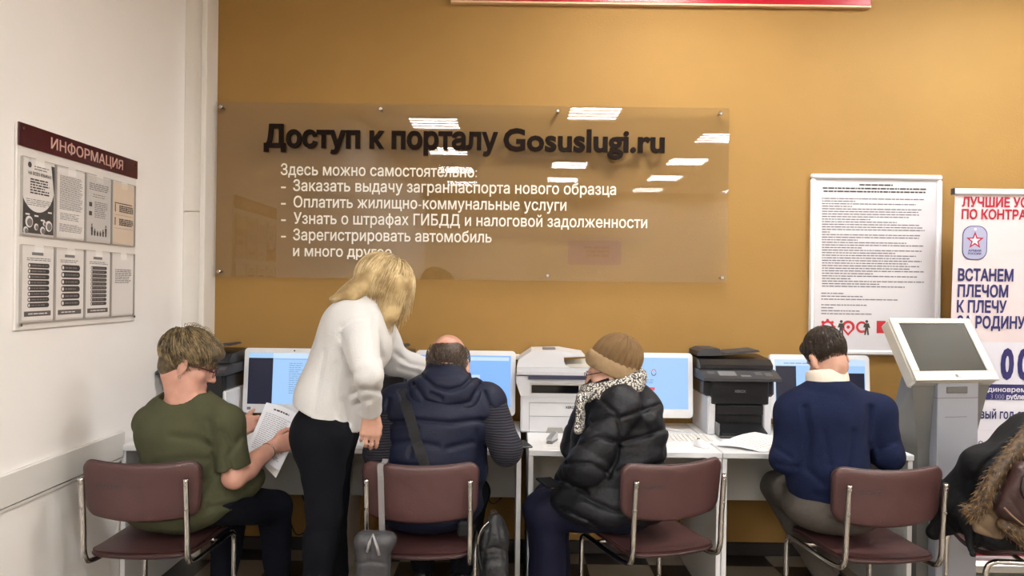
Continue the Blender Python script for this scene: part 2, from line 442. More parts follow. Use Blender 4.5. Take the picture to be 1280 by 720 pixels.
# small red symbols with little figures beside them along the foot of the notice
mb = MB()
def ring(cx, cz, r0, r1, a0, a1, n, y, mi):
    v = []; f = []
    for i in range(n+1):
        a = a0+(a1-a0)*i/n
        v += [(cx+r0*math.cos(a), y, cz+r0*math.sin(a)), (cx+r1*math.cos(a), y, cz+r1*math.sin(a))]
    for i in range(n): f.append((2*i, 2*i+1, 2*i+3, 2*i+2))
    mb.add(v, f, mi)
def figurine(cx, cz, h):
    mb.prism([(cx-0.16*h, cz), (cx-0.06*h, cz), (cx, cz+0.35*h), (cx+0.06*h, cz), (cx+0.16*h, cz), (cx+0.1*h, cz+0.5*h), (cx+0.24*h, cz+0.45*h), (cx+0.14*h, cz+0.78*h), (cx-0.14*h, cz+0.78*h), (cx-0.24*h, cz+0.5*h), (cx-0.1*h, cz+0.5*h)], -0.0135, -0.013, 1)
    ring(cx, cz+0.9*h, 0.0, 0.1*h, 0, 6.283, 10, -0.0135, 1)
x, z = fpos(1036, 409); ring(x, z, 0.024, 0.036, 0, 6.283, 20, -0.0132, 0)
for i in range(8):
    a = i*math.pi/4; ring(x+0.038*math.cos(a), z+0.038*math.sin(a), 0, 0.009, 0, 6.283, 8, -0.0131, 0)
x, z = fpos(1062, 409); ring(x, z, 0.022, 0.037, -0.5, 3.6, 20, -0.0132, 0)
mb.prism([(x-0.034, z-0.012), (x, z-0.05), (x+0.034, z-0.012), (x+0.02, z-0.012), (x, z-0.034), (x-0.02, z-0.012)], -0.0132, -0.0128, 0)
ring(x, z, 0.0, 0.01, 0, 6.283, 10, -0.0132, 0)
x, z = fpos(1079, 409); ring(x, z, 0.02, 0.033, 0.9, 5.4, 16, -0.0132, 0)
x, z = fpos(1102, 409); mb.prism([(x-0.02, z-0.035), (x+0.03, z-0.035), (x+0.03, z+0.035), (x-0.02, z+0.035)], -0.0132, -0.0128, 0)
for u in (1053, 1085, 1042):
    x, z = fpos(u, 419); figurine(x, z, 0.085 if u != 1042 else 0.06)
mb.build('symbol_print', [mat('symbol_red', rgb(178, 36, 48), 0.7), mat('figure_ink', rgb(64, 56, 54), 0.8)], sh)

# ---- information board on the left wall (built facing -y, turned to face +x)
BY0, BW, BZ0, BH = 2.68, 0.85, 1.322, 0.76
ib = thing('information_board', 'white plastic information board with burgundy header and leaflet pockets on left wall', 'notice board', (LEFT_X+0.0005, BY0, BZ0), math.pi/2)
MB().box((0, -0.01, 0), (BW, -0.0005, BH), 0.002).build('backing', M_BOARD, ib)
hd = MB().box((0, -0.016, BH-0.085), (BW, -0.0102, BH), 0.001).build('header', M_BURG, ib)
mb = MB(); text(mb, "ИНФОРМАЦИЯ", 0.185, BH-0.063, 0.53, 0.042, -0.0175, 0.001, 0.012)
mb.build('lettering', mat('cream_lettering', rgb(196, 160, 150), 0.5), hd)
for (x, z) in ((0.02, BH-0.02), (BW-0.02, BH-0.02), (0.02, 0.02), (BW-0.02, 0.02)):
    MB().cyl((x, -0.021, z), 0.006, 0.0048, 'y', 10).build('screw', M_SCREW, ib)
m_pocket = bpy.data.materials.new('clear_pocket'); m_pocket.use_nodes = True
nt = m_pocket.node_tree; nt.nodes.clear()
out = nt.nodes.new('ShaderNodeOutputMaterial'); mix = nt.nodes.new('ShaderNodeMixShader')
tr = nt.nodes.new('ShaderNodeBsdfTransparent'); tr.inputs['Color'].default_value = (0.985, 0.98, 0.98, 1)
gl = nt.nodes.new('ShaderNodeBsdfGlossy'); gl.inputs['Roughness'].default_value = 0.05
fr = nt.nodes.new('ShaderNodeFresnel'); fr.inputs['IOR'].default_value = 1.25
geo = nt.nodes.new('ShaderNodeNewGeometry'); inv = nt.nodes.new('ShaderNodeMath'); inv.operation = 'SUBTRACT'; inv.inputs[0].default_value = 1.0
mul = nt.nodes.new('ShaderNodeMath'); mul.operation = 'MULTIPLY'
nt.links.new(geo.outputs['Backfacing'], inv.inputs[1]); nt.links.new(fr.outputs[0], mul.inputs[0]); nt.links.new(inv.outputs[0], mul.inputs[1])
nt.links.new(mul.outputs[0], mix.inputs[0]); nt.links.new(tr.outputs[0], mix.inputs[1]); nt.links.new(gl.outputs[0], mix.inputs[2])
nt.links.new(mix.outputs[0], out.inputs['Surface'])
PW, PH = 0.2, 0.287
def leaflet(name, kind, x, z, label):
    t = thing(name, label, 'leaflet', (LEFT_X+0.012, BY0+x, BZ0+z), math.pi/2, 'leaflets in the information board')
    w, h = PW-0.012, PH-0.012
    base = {'dark': M_PAPER, 'text': M_PAPER, 'pict': M_CARDG, 'beige': M_CARDBEIGE}.get(kind, M_PAPER)
    MB().box((0, -0.003, 0), (w, -0.0015, h)).build('sheet', base, t)
    mb = MB(); y = -0.0036
    if kind == 'dark':
        n = 28
        pts = [(w*0.46+w*0.52*math.cos(a), h*0.66+h*0.36*math.sin(a)) for a in [math.pi+math.pi*i/n for i in range(n+1)]]
        pts = [(max(0.002, min(w-0.001, px)), pz) for px, pz in pts]
        for i in range(n): mb.add([(pts[i][0], y, 0.002), (pts[i+1][0], y, 0.002), (pts[i+1][0], y, pts[i+1][1]), (pts[i][0], y, pts[i][1])], [(0,1,2,3)], 0)
        mb.add([(w*0.98, y, h*0.6), (w-0.001, y, h*0.6), (w-0.001, y, h*0.98), (w*0.88, y, h*0.98)], [(0,1,2,3)], 0)
        def disc(cx, cz, r, mi, yy, m=14):
            mb.add([(cx+r*math.cos(6.283*i/m), yy, cz+r*math.sin(6.283*i/m)) for i in range(m)], [tuple(range(m))], mi)
        for cx, cz, r in ((0.2, 0.16, 0.022), (0.42, 0.1, 0.013), (0.62, 0.06, 0.015), (0.82, 0.13, 0.021), (0.1, 0.04, 0.014), (0.68, 0.16, 0.01)):
            disc(w*cx, h*cz, r, 1, y-0.0003); disc(w*cx+0.003, h*cz-0.002, r*0.7, 2, y-0.0006)
        for cx, cz in ((0.15, 0.26), (0.42, 0.25), (0.85, 0.32), (0.62, 0.2)): mb.rect(w*cx-0.012, h*cz-0.003, w*cx+0.012, h*cz+0.003, y-0.0004, 1)
        disc(w*0.2, h*0.93, 0.011, 0, y-0.0003); text(mb, "НА ВСЕХ ЯЗЫКАХ!", w*0.16, h*0.8, w*0.74, 0.012, y-0.0004, 0, 0.02, 0)
        lines(mb, w*0.34, w*0.8, h*0.87, h*0.94, 2, 0.004, y-0.0003, RNG, 2)
        lines(mb, w*0.22, w*0.82, h*0.54, h*0.76, 6, 0.0055, y-0.0003, RNG, 0)
        lines(mb, w*0.1, w*0.9, h*0.38, h*0.48, 4, 0.0025, y-0.0003, RNG, 2)
    elif kind == 'text':
        lines(mb, w*0.1, w*0.92, h*0.4, h*0.9, 24, 0.0026, y, RNG, 2, None, 0.12, 0.012)
        lines(mb, w*0.12, w*0.8, h*0.25, h*0.36, 5, 0.0024, y, RNG, 2); lines(mb, w*0.1, w*0.92, h*0.08, h*0.2, 6, 0.0024, y, RNG, 2)
    elif kind == 'pict':
        lines(mb, w*0.1, w*0.9, h*0.78, h*0.9, 4, 0.004, y, RNG, 2); lines(mb, w*0.25, w*0.75, h*0.67, h*0.74, 2, 0.003, y, RNG, 2)
        lines(mb, w*0.32, w*0.85, h*0.36, h*0.62, 9, 0.0035, y, RNG, 2)
        for zz in (0.56, 0.42): mb.rect(w*0.1, h*zz-0.009, w*0.22, h*zz+0.009, y, 0)
        for i in range(6):
            cx = w*(0.22+0.115*i); hh = (0.05, 0.03, 0.022, 0.022, 0.03, 0.05)[i]
            mb.prism([(cx-0.005, h*0.08), (cx+0.005, h*0.08), (cx+0.007, h*0.08+hh*0.75), (cx-0.007, h*0.08+hh*0.75)], y-0.0004, y, 0)
            mb.rect(cx-0.004, h*0.08+hh*0.8, cx+0.004, h*0.08+hh, y, 0)
    elif kind == 'beige':
        mb.rect(w*0.08, h*0.66, w*0.9, h*0.675, y, 0)
        for zz in (0.52, 0.3):
            lines(mb, w*0.3, w*0.95, h*zz, h*(zz+0.12), 4, 0.006, y, RNG, 0, None, 0.1, 0.014)
            mb.rect(w*0.1, h*zz, w*0.14, h*(zz+0.13), y, 0)
        mb.rect(w*0.08, h*0.47, w*0.95, h*0.475, y, 2); mb.rect(w*0.08, h*0.25, w*0.95, h*0.255, y, 2)
    elif kind.startswith('list'):
        n = int(kind[4:]); a = 0.18 if n < 10 else 0.2
        mb.rect(w*0.3, h*0.89, w*0.66, h*0.93, y, 2); lines(mb, w*0.15, w*0.9, h*0.81, h*0.86, 2, 0.003, y, RNG, 2)
        top, bot = (0.78, 0.16)
        for i in range(n):
            z1 = h*(top-(top-bot)*(i+0.0)/n); z0 = h*(top-(top-bot)*(i+0.82)/n); r = (z1-z0)/2; x0, x1 = w*a+r, w*0.86-r
            pts = [(x1+r*math.cos(q), (z0+z1)/2+r*math.sin(q)) for q in [-math.pi/2+math.pi*k/6 for k in range(7)]]
            pts += [(x0+r*math.cos(q), (z0+z1)/2+r*math.sin(q)) for q in [math.pi/2+math.pi*k/6 for k in range(7)]]
            mb.add([(px, y, pz) for px, pz in pts], [tuple(range(14))], 0)
            mb.add([(x0+r*0.62*math.cos(6.283*k/10), y-0.0004, (z0+z1)/2+r*0.62*math.sin(6.283*k/10)) for k in range(10)], [tuple(range(10))], 1)
            lines(mb, x0+r*1.3, x1, z0+r*0.7, z1-r*0.7, 1, r*0.5, y-0.0005, RNG, 2)
        mb.rect(w*0.08, h*0.055, w*0.92, h*0.125, y, 3); lines(mb, w*0.2, w*0.8, h*0.08, h*0.1, 1, 0.004, y-0.0004, RNG, 1)
    elif kind == 'sparse':
        lines(mb, w*0.15, w*0.9, h*0.52, h*0.76, 8, 0.004, y, RNG, 2)
    mb.build('print', [M_CARDD, M_PAPER, M_INKL, mat('card_mid', rgb(104, 100, 100), 0.8)], t)
specs = [('dark', 'dark leaflet with round white panel in the top row, first pocket'), ('text', 'white leaflet of dense small text in the top row'),
         ('pict', 'grey leaflet with little figures at its foot in the top row'), ('beige', 'beige leaflet with pictograms in the last top pocket'),
         ('list8', 'white leaflet with eight dark bars in the bottom row'), ('list6', 'white leaflet with six dark bars in the bottom row'),
         ('list10', 'white leaflet with ten dark bars in the bottom row'), ('sparse', 'nearly blank leaflet in the last bottom pocket')]
for i, (kd, lb) in enumerate(specs):
    x = 0.02+(i % 4)*0.203; z = 0.352 if i < 4 else 0.028
    pk = MB()
    pk.box((x, -0.019, z), (x+PW, -0.0175, z+PH-0.03), 0).box((x, -0.019, z+PH-0.03), (x+PW*0.36, -0.0175, z+PH)).box((x+PW*0.64, -0.019, z+PH-0.03), (x+PW, -0.0175, z+PH))
    p = pk.build('pocket', m_pocket, ib)
    ed = MB()
    for a, c in (((x-0.001, -0.0195, z-0.001), (x+0.001, -0.01, z+PH)), ((x+PW-0.001, -0.0195, z-0.001), (x+PW+0.001, -0.01, z+PH)), ((x, -0.0195, z-0.002), (x+PW, -0.01, z+0.0005)), ((x, -0.0197, z+PH-0.001), (x+PW*0.36, -0.017, z+PH+0.001)), ((x+PW*0.64, -0.0197, z+PH-0.001), (x+PW, -0.017, z+PH+0.001))):
        ed.box(a, c)
    ed.build('pocket_edge', mat('pocket_edge', rgb(168, 164, 160), 0.3), p)
    leaflet('leaflet', kd, x+0.006, z+0.006, lb)

# ---- rear-of-room things that the acrylic mirrors
rp = thing('wall_poster', 'lilac poster on the rear wall mirrored in the acrylic sign', 'poster', (1.7, REAR_Y, 2.0), math.pi)
MB().box((-0.55, -0.02, 0), (0.55, 0, 0.5), 0.003).build('panel', mat('lilac_panel', rgb(150, 130, 190), 0.6), rp)
mb = MB(); lines(mb, -0.3, 0.3, 0.15, 0.4, 3, 0.05, -0.021, RNG, 0, None, 0.2, 0.12); mb.build('print', M_NAVYP, rp)

# ================================================================== FURNITURE
# ---- desks: four white units side by side along the ochre wall
DY0, DY1, DZ = 3.42, 4.17, 0.75
def desk(x0, x1, label, left=True, right=True):
    t = thing('desk', label, 'desk', ((x0+x1)/2, DY0, 0), 0, 'white desks along the ochre wall')
    w = (x1-x0)/2-0.002
    MB().box((-w, 0, DZ-0.026), (w, DY1-DY0, DZ), 0.002).build('desktop', M_DESK, t)
    if left: MB().box((-w, 0.012, 0), (-w+0.022, DY1-DY0-0.02, DZ-0.026), 0.001).build('side_panel', M_DESK, t)
    if right: MB().box((w-0.022, 0.012, 0), (w, DY1-DY0-0.02, DZ-0.026), 0.001).build('side_panel', M_DESK, t)
    MB().box((-w+0.022, 0.5, 0.39), (w-0.022, 0.518, DZ-0.026), 0.001).build('modesty_panel', M_DESKG, t)
    return t
desk(-1.805, -0.86, 'white laminate desk beside the left wall, under the screen with a blue list')
desk(-0.86, 0.055, 'white laminate desk in front of the bald man in navy vest')
desk(0.085, 0.985, 'white laminate desk with the white multifunction printer, beside the knitted hat person')
desk(0.985, 1.872, 'white laminate desk in front of the man in blue sweater, nearest the kiosk')

# ---- all-in-one computers
def screen_mat(name, c, e=1.05):
    m = mat(name, (0.01, 0.01, 0.012, 1), 0.35, spec=0.25); b = m.node_tree.nodes['Principled BSDF']
    b.inputs['Emission Color'].default_value = c; b.inputs['Emission Strength'].default_value = e; return m
M_SCRB = screen_mat('screen_blue', rgb(164, 204, 248)); M_SCRW = screen_mat('screen_pale', rgb(200, 224, 252))
M_SCRD = screen_mat('screen_dark', rgb(26, 28, 48)); M_SCRT = screen_mat('screen_text', rgb(124, 160, 206))
M_SCRR = screen_mat('screen_red', rgb(226, 80, 104)); M_SCRC = screen_mat('screen_sky', rgb(136, 186, 252))
def monitor(x, label, kind, dz=0.0, rz=0.0):
    y = 3.97
    t = thing('computer_monitor', label, 'computer', (x, y, DZ), rz, 'white all-in-one computers on the desks')
    w, z0, z1 = 0.27, 0.062+dz, 0.41+dz
    T = Matrix.Rotation(math.radians(-5), 4, 'X')
    n = 6; r = 0.022; poly = []
    for cx, cz, a0 in ((w-r, z0+r, -90), (w-r, z1-r, 0), (-w+r, z1-r, 90), (-w+r, z0+r, 180)):
        for i in range(n+1):
            a = math.radians(a0+90*i/n); poly.append((cx+r*math.cos(a), cz+r*math.sin(a)))
    cs = MB().prism(poly, 0, 0.03, 0, T)
    inner = [(px*0.985, (pz-(z0+z1)/2)*0.985+(z0+z1)/2) for px, pz in poly]
    cs.prism(inner, -0.004, 0.0, 0, T)
    cs.build('casing', M_BEZEL, t)
    mb = MB(); y0 = -0.0045
    sx0, sx1, sz0, sz1 = -w+0.026, w-0.026, z0+0.048, z1-0.026
    mb.box((sx0, y0-0.001, sz0), (sx1, y0+0.001, sz1), 0, 0, T)
    ys = y0-0.0014; X = lambda f: sx0+(sx1-sx0)*f; Z = lambda f: sz0+(sz1-sz0)*f
    rng = random.Random(hash(kind) % 7 if False else len(kind))
    if kind == 'list':
        mb.rect(X(0), Z(0.0), X(0.27), Z(0.9), ys, 2, T); mb.rect(X(0.27), Z(0.9), X(1), Z(1), ys, 1, T)
        mb.rect(X(0.28), Z(0.875), X(1), Z(0.885), ys, 3, T)
        lines(mb, X(0.45), X(0.6), Z(0.2), Z(0.82), 15, 0.004, ys, rng, 3, T, 0.5); lines(mb, X(0.66), X(0.9), Z(0.2), Z(0.82), 15, 0.004, ys, rng, 3, T, 0.5)
        mb.rect(X(0.6), Z(0), X(1), Z(0.05), ys, 2, T)
    elif kind == 'plain':
        mb.rect(X(0.02), Z(0.9), X(0.98), Z(0.97), ys, 1, T); mb.rect(X(0.5), Z(0.42), X(0.66), Z(0.62), ys, 1, T); lines(mb, X(0.52), X(0.64), Z(0.45), Z(0.58), 3, 0.005, ys, rng, 3, T)
    elif kind == 'logo':
        mb.rect(X(0.48), Z(0.36), X(0.63), Z(0.42), ys-0.0005, 4, T)
        lines(mb, X(0.42), X(0.62), Z(0.49), Z(0.58), 3, 0.004, ys-0.0005, rng, 3, T)
        cx, cz = X(0.62), Z(0.71)
        for a0, mi in ((0, 4), (3.1, 2)):
            v = []; f = []
            for i in range(9):
                a = a0+3.0*i/8
                v += [(cx+0.011*math.cos(a), ys-0.0005, cz+0.014*math.sin(a)), (cx+0.014*math.cos(a), ys-0.0005, cz+0.018*math.sin(a))]
            for i in range(8): f.append((2*i, 2*i+1, 2*i+3, 2*i+2))
            mb.add(v, f, mi, T)
    elif kind == 'panes':
        mb.rect(X(0), Z(0.88), X(1), Z(1), ys, 1, T); lines(mb, X(0.1), X(0.4), Z(0.9), Z(0.95), 1, 0.005, ys-0.0004, rng, 3, T)
        mb.rect(X(0.01), Z(0.0), X(0.235), Z(0.87), ys, 2, T); mb.rect(X(0.76), Z(0.1), X(0.99), Z(0.74), ys, 2, T)
    mb.build('screen', [M_SCRC if kind == 'plain' else M_SCRB, M_SCRW, M_SCRD, M_SCRT, M_SCRR], t)
    MB().cyl((0.0, -0.0052, z1-0.013), 0.004, 0.001, 'y', 12, M=T).build('webcam', M_BLACKG, t)
    st = MB()
    st.box((-0.15, -0.02, 0.0), (0.15, 0.13, 0.008), 0.003)
    st.prismx([(0.005, 0.008), (0.06, 0.12), (0.06, 0.25), (0.045, 0.25), (0.04, 0.13), (-0.012, 0.008)], -0.06, 0.06)
    st.build('stand', M_BEZEL, t)
    MB().box((-w+0.026, -0.0052, z0+0.018), (-w+0.046, -0.0042, z0+0.032), 0, 0, T).build('sticker', M_MGREY, t)
monitor(-1.172, 'white computer screen with dark side bar and blue text list, beside the standing woman', 'list')
monitor(-0.245, 'white computer screen glowing plain blue in front of the bald man', 'plain')
monitor(0.712, 'white computer screen with small red button, behind the knitted hat', 'logo')
monitor(1.668, 'white computer screen with dark blocks at both sides, in front of blue sweater man', 'panes')

# ---- printers
def black_printer(x, y, label, rz=0.0, cw=0.2):
    t = thing('printer', label, 'printer', (x, y, DZ), rz, 'black and white multifunction printers')
    MB().box((-0.165, 0.0, 0.0), (-0.155+0.03, 0.33, 0.2), 0.006).build('side_cover', M_PRWHITE, t)
    MB().box((0.125, 0.0, 0.0), (0.165, 0.33, 0.2), 0.006).build('side_cover', M_PRWHITE, t)
    b = MB(); b.box((-0.124, 0.02, 0.0), (0.124, 0.33, 0.2), 0.004).box((-cw+0.016, 0.01, 0.2), (cw-0.016, 0.33, 0.285), 0.012)
    b.box((-0.15, -0.005, 0.16), (0.15, 0.02, 0.285), 0.006).box((-0.12, -0.004, 0.105), (0.12, 0.02, 0.155), 0.004)
    b.build('body', M_BLACKP, t)
    tr = MB().prismx([(-0.09, 0.012), (-0.09, 0.03), (0.018, 0.06), (0.018, 0.012)], -0.115, 0.115).box((-0.125, -0.095, 0.0), (0.125, 0.0, 0.012), 0.003)
    tr.build('paper_tray', M_BLACKP, t)
    MB().box((-0.125, -0.06, 0.008), (-0.118, 0.018, 0.068), 0.002).build('tray_guide', M_MGREY, t)
    cp = MB(); cp.prismx([(-0.05, 0.285), (-0.05, 0.3), (0.06, 0.335), (0.33, 0.335), (0.33, 0.285)], -cw, cw).build('control_panel', M_DGREY, t)
    k = MB()
    N = lambda yy: 0.3+(yy+0.05)*0.035/0.11+0.0015
    for x0, x1, y0, y1, mi in ((-0.11, -0.02, -0.02, 0.035, 0), (0.0, 0.05, -0.03, -0.01, 0), (-0.165, -0.13, 0.0, 0.03, 1), (0.08, 0.115, -0.01, 0.03, 1), (0.13, 0.165, -0.02, 0.02, 1)):
        k.add([(x0, y0, N(y0)), (x1, y0, N(y0)), (x1, y1, N(y1)), (x0, y1, N(y1))], [(0,1,2,3)], mi)
    k.build('display_and_keys', [M_MGREY, mat('key_grey', rgb(84, 84, 88), 0.5)], t)
    ad = MB()
    ad.prismx([(0.05, 0.338), (0.05, 0.36), (0.09, 0.385), (0.32, 0.4), (0.32, 0.338)], -cw+0.005, cw-0.012)
    ad.build('scanner_lid', M_BLACKP, t)
    f = MB(); f.prism([(-cw+0.006, 0.4), (-cw+0.006, 0.425), (-0.16, 0.44), (-0.08, 0.44), (-0.06, 0.405)], 0.1, 0.3)
    f.prism([(-0.06, 0.405), (-0.05, 0.418), (0.13, 0.435), (0.14, 0.425)], 0.11, 0.29)
    f.build('document_feeder', M_DGREY, t)
    lo = MB(); text(lo, "XEROX", -0.03, 0.222, 0.06, 0.014, -0.0058, 0.0005, 0.03); lo.build('lettering', M_MGREY, t)
    return t
bp = black_printer(1.19, 3.84, 'black printer with white side covers between knitted hat and blue sweater, paper beside it')
bp2 = black_printer(-0.702, 3.84, 'black printer half hidden behind the standing woman\'s outstretched arm', 0.0, 0.176)
copy_thing(bp2, (-1.628, 3.8, DZ), 0.0, 'black printer in the corner behind the head of the woman in green')

wp = thing('printer', 'white office multifunction printer with navy strip, left of the knitted hat', 'printer', (0.225, 3.84, DZ), -0.02)
w = 0.185
bd = MB(); bd.box((-w+0.012, 0, 0.0), (w-0.012, 0.33, 0.2), 0.008)
bd.prism([(-w+0.012, 0.19), (-w-0.012, 0.26), (-w-0.012, 0.295), (w+0.012, 0.295), (w+0.012, 0.26), (w-0.012, 0.19)], -0.01, 0.33)
bd.build('body', M_PRWHITE, wp)
MB().box((-0.125, -0.014, 0.205), (0.15, 0.0, 0.262), 0.004).build('slot_frame', mat('printer_warm_grey', rgb(196, 192, 186), 0.5), wp)
MB().box((-0.118, -0.0155, 0.208), (0.128, -0.006, 0.25), 0.002).build('output_slot', M_BLACKG, wp)
MB().prismx([(-0.03, 0.282), (-0.03, 0.3), (0.03, 0.325), (0.03, 0.28)], -0.135, w+0.012).build('control_strip', M_PRBLUE, wp)
MB().prismx([(-0.026, 0.303), (-0.02, 0.318), (0.03, 0.335), (0.33, 0.335), (0.33, 0.296), (0.03, 0.296)], -w-0.01, w+0.01).build('scanner_lid', mat('printer_grey_lid', rgb(176, 176, 180), 0.5), wp)
MB().prism([(-w-0.01, 0.336), (-w+0.0, 0.375), (-0.12, 0.42), (0.03, 0.425), (0.16, 0.405), (0.16, 0.396), (0.05, 0.39), (0.055, 0.352), (0.08, 0.336)], 0.03, 0.32).build('document_feeder', M_PRWHITE, wp)
MB().prism([(0.055, 0.336), (0.07, 0.352), (0.2, 0.362), (0.2, 0.336)], 0.05, 0.31).build('output_shelf', mat('printer_shelf', rgb(206, 202, 190), 0.5), wp)
MB().box((-0.06, 0.1, 0.4235), (0.01, 0.2, 0.43), 0.002).build('feeder_latch', M_MGREY, wp)
ln = MB()
for z in (0.085, 0.155): ln.box((-0.128, -0.0012, z), (w-0.012, 0.0, z+0.002))
ln.box((-0.128, -0.0012, 0.0), (-0.126, 0.0, 0.155)); ln.build('panel_seam', M_MGREY, wp)
MB().prism([(-0.04, 0.0), (-0.03, 0.028), (0.045, 0.028), (0.055, 0.0)], -0.0025, 0.0).build('tray_handle', mat('handle_recess', rgb(160, 158, 154), 0.5), wp)
lo = MB(); text(lo, "XEROX", 0.06, 0.128, 0.06, 0.013, -0.0015, 0.001, 0.03)
ring_mb = MB()
lo.add([(0.137+0.01*math.cos(6.283*i/14), -0.0015, 0.1345+0.01*math.sin(6.283*i/14)) for i in range(14)], [tuple(range(14))], 0)
lo.build('lettering', M_INK, wp)

# ---- small things on the desks
def keyboard(x, y, rz, label):
    t = thing('keyboard', label, 'keyboard', (x, y, DZ), rz)
    MB().prismx([(-0.065, 0), (-0.065, 0.008), (0.065, 0.02), (0.065, 0)], -0.21, 0.21).build('base', M_BEZEL, t)
    S = Matrix.Translation((0, -0.065, 0.008)) @ Matrix.Rotation(math.atan2(0.012, 0.13), 4, 'X')
    kb = MB()
    for r in range(5):
        for c in range(18):
            if r == 0 and 4 <= c <= 8: continue
            kb.box((-0.2+c*0.0222, 0.008+r*0.0235, 0), (-0.2+c*0.0222+0.019, 0.008+r*0.0235+0.02, 0.005), 0.0015, 0, S)
    kb.box((-0.2+4*0.0222, 0.008, 0), (-0.2+9*0.0222-0.003, 0.028, 0.005), 0.0015, 0, S)
    kb.build('keys', mat('keycaps', rgb(214, 210, 204), 0.5), t)
    return t
keyboard(0.80, 3.68, 0.05, 'white keyboard on the desk beside the person in knitted hat')
ms = thing('computer_mouse', 'white mouse on the desk in front of the black printer and hat screen', 'mouse', (0.918, 3.55, DZ), 0.3)
def dome(mb, rx, ry, rz_, n=16, m=7, mi=0, M=None):
    v = []; f = []
    for j in range(m):
        a = (math.pi/2)*j/m
        for i in range(n): q = 2*math.pi*i/n; v.append((rx*math.cos(a)*math.cos(q), ry*math.cos(a)*math.sin(q), rz_*math.sin(a)))
    v.append((0, 0, rz_)); top = len(v)-1
    for j in range(m-1):
        for i in range(n): f.append((j*n+i, j*n+(i+1) % n, (j+1)*n+(i+1) % n, (j+1)*n+i))
    for i in range(n): f.append(((m-1)*n+i, (m-1)*n+(i+1) % n, top))
    f.append(tuple(range(n))[::-1])
    return mb.add(v, f, mi, M)
dome(MB(), 0.03, 0.052, 0.034).build('shell', M_BEZEL, ms, True)
MB().cyl((-0.004, 0.025, 0.03), 0.008, 0.008, 'x', 12).build('scroll_wheel', M_MGREY, ms)
tag(MB().tube([(0.935, 3.606, DZ+0.012), (1.0, 3.6, DZ+0.004), (1.05, 3.65, DZ+0.004), (1.05, 3.77, DZ+0.004), (0.96, 3.8, DZ+0.004), (0.93, 3.9, DZ+0.004), (0.8, 3.95, DZ+0.012)], 0.0022, 8).build('mouse_cable', M_BEZEL), 'thin pale mouse cable curling across the desk behind the white keyboard', 'cable')

def sheet_grid(name, corners, label, mats, nx=10, ny=12, sag=None, prints=None):
    """a sheet of paper with real thickness: corners a (bottom left) b (bottom right) c (top right) d (top left)"""
    a, b, c, d = [np.array(q, float) for q in corners]
    n = np.cross(b-a, d-a); n /= np.linalg.norm(n)
    o0 = (a+b+c+d)/4
    def P(s, t):
        p = (a*(1-s)+b*s)*(1-t)+(d*(1-s)+c*s)*t
        if sag: p = p+n*sag(s, t)
        return p-o0
    mb = MB(); th = 0.0006
    V = [P(i/nx, j/ny) for j in range(ny+1) for i in range(nx+1)]; m = len(V)
    V2 = [v-n*th for v in V]; f = []
    for j in range(ny):
        for i in range(nx):
            q = (j*(nx+1)+i, j*(nx+1)+i+1, (j+1)*(nx+1)+i+1, (j+1)*(nx+1)+i)
            f.append(q); f.append(tuple(k+m for k in q[::-1]))
    mb.add(V+V2, f, 0)
    if prints:
        rng = random.Random(3)
        for (s0, s1, t0, t1, nl, th_, mi) in prints:
            for i in range(nl):
                t = t1-(t1-t0)*(i+0.5)/nl; s = s0; e_ = s1-(s1-s0)*(0.3*rng.random() if rng.random() < 0.5 else 0)
                while s < e_:
                    w_ = 0.03+0.07*rng.random(); q = min(s+w_, e_)
                    mb.add([P(s, t-th_/2)+n*0.0005, P(q, t-th_/2)+n*0.0005, P(q, t+th_/2)+n*0.0005, P(s, t+th_/2)+n*0.0005], [(0,1,2,3)], mi); s = q+0.015
    o = mb.build(name, mats, None, True); o.location = tuple(o0)
    return tag(o, label, 'paper')
zt = DZ+0.002
curl = lambda s, t: 0.012*math.sin(math.pi*s)*t + 0.01*math.sin(math.pi*t)
sheet_grid('paper_sheet', [at(952, 560, 3.43)*[1,1,0]+[0,0,zt], at(991, 543, 3.6)*[1,1,0]+[0,0,zt], at(944, 529, 3.74)*[1,1,0]+[0,0,zt+0.035], at(895, 547, 3.55)*[1,1,0]+[0,0,zt+0.004]],
           'printed white sheet lying on the desk in front of the black printer', [M_PAPER, M_INKL], 10, 10, curl, [(0.1, 0.9, 0.15, 0.85, 9, 0.012, 1)])
sheet_grid('paper_sheet', [(0.16, 3.46, zt), (0.36, 3.45, zt), (0.36, 3.66, zt), (0.15, 3.66, zt)], 'loose white sheet on the desk in front of the white printer', [M_PAPER, M_INKL], 6, 6, None, [(0.1, 0.9, 0.1, 0.8, 8, 0.012, 1)])
ph = thing('mobile_phone', 'dark phone lying on the desk by the striped sleeve of the bald man', 'phone', (0.055, 3.53, DZ), 0.25)
MB().box((-0.037, -0.07, 0), (0.037, 0.07, 0.009), 0.004).build('casing', M_DGREY, ph)
MB().box((-0.034, -0.066, 0.0091), (0.034, 0.066, 0.0098), 0.001).build('screen', mat('phone_glass', rgb(14, 14, 17), 0.5, spec=0.2), ph)
ph = thing('card_wallet', 'small black wallet on the desk beside the grey patterned scarf', 'wallet', (0.3, 3.53, DZ+0.003), -0.3)
MB().box((-0.055, -0.04, 0), (0.055, 0.04, 0.006), 0.003).box((-0.055, -0.04, 0.007), (0.055, 0.04, 0.013), 0.003).build('leather_cover', M_DGREY, ph)
gt = thing('desk_stapler', 'small grey metal stapler standing on the desk in front of the white printer', 'stapler', (0.205, 3.6, DZ+0.003), -0.35)
MB().box((-0.016, -0.05, 0), (0.016, 0.05, 0.01), 0.003).build('base', M_MGREY, gt)
MB().prismx([(-0.05, 0.014), (-0.05, 0.028), (0.04, 0.045), (0.05, 0.03), (0.05, 0.01), (0.03, 0.01)], -0.014, 0.014).build('lever', M_ALU, gt)
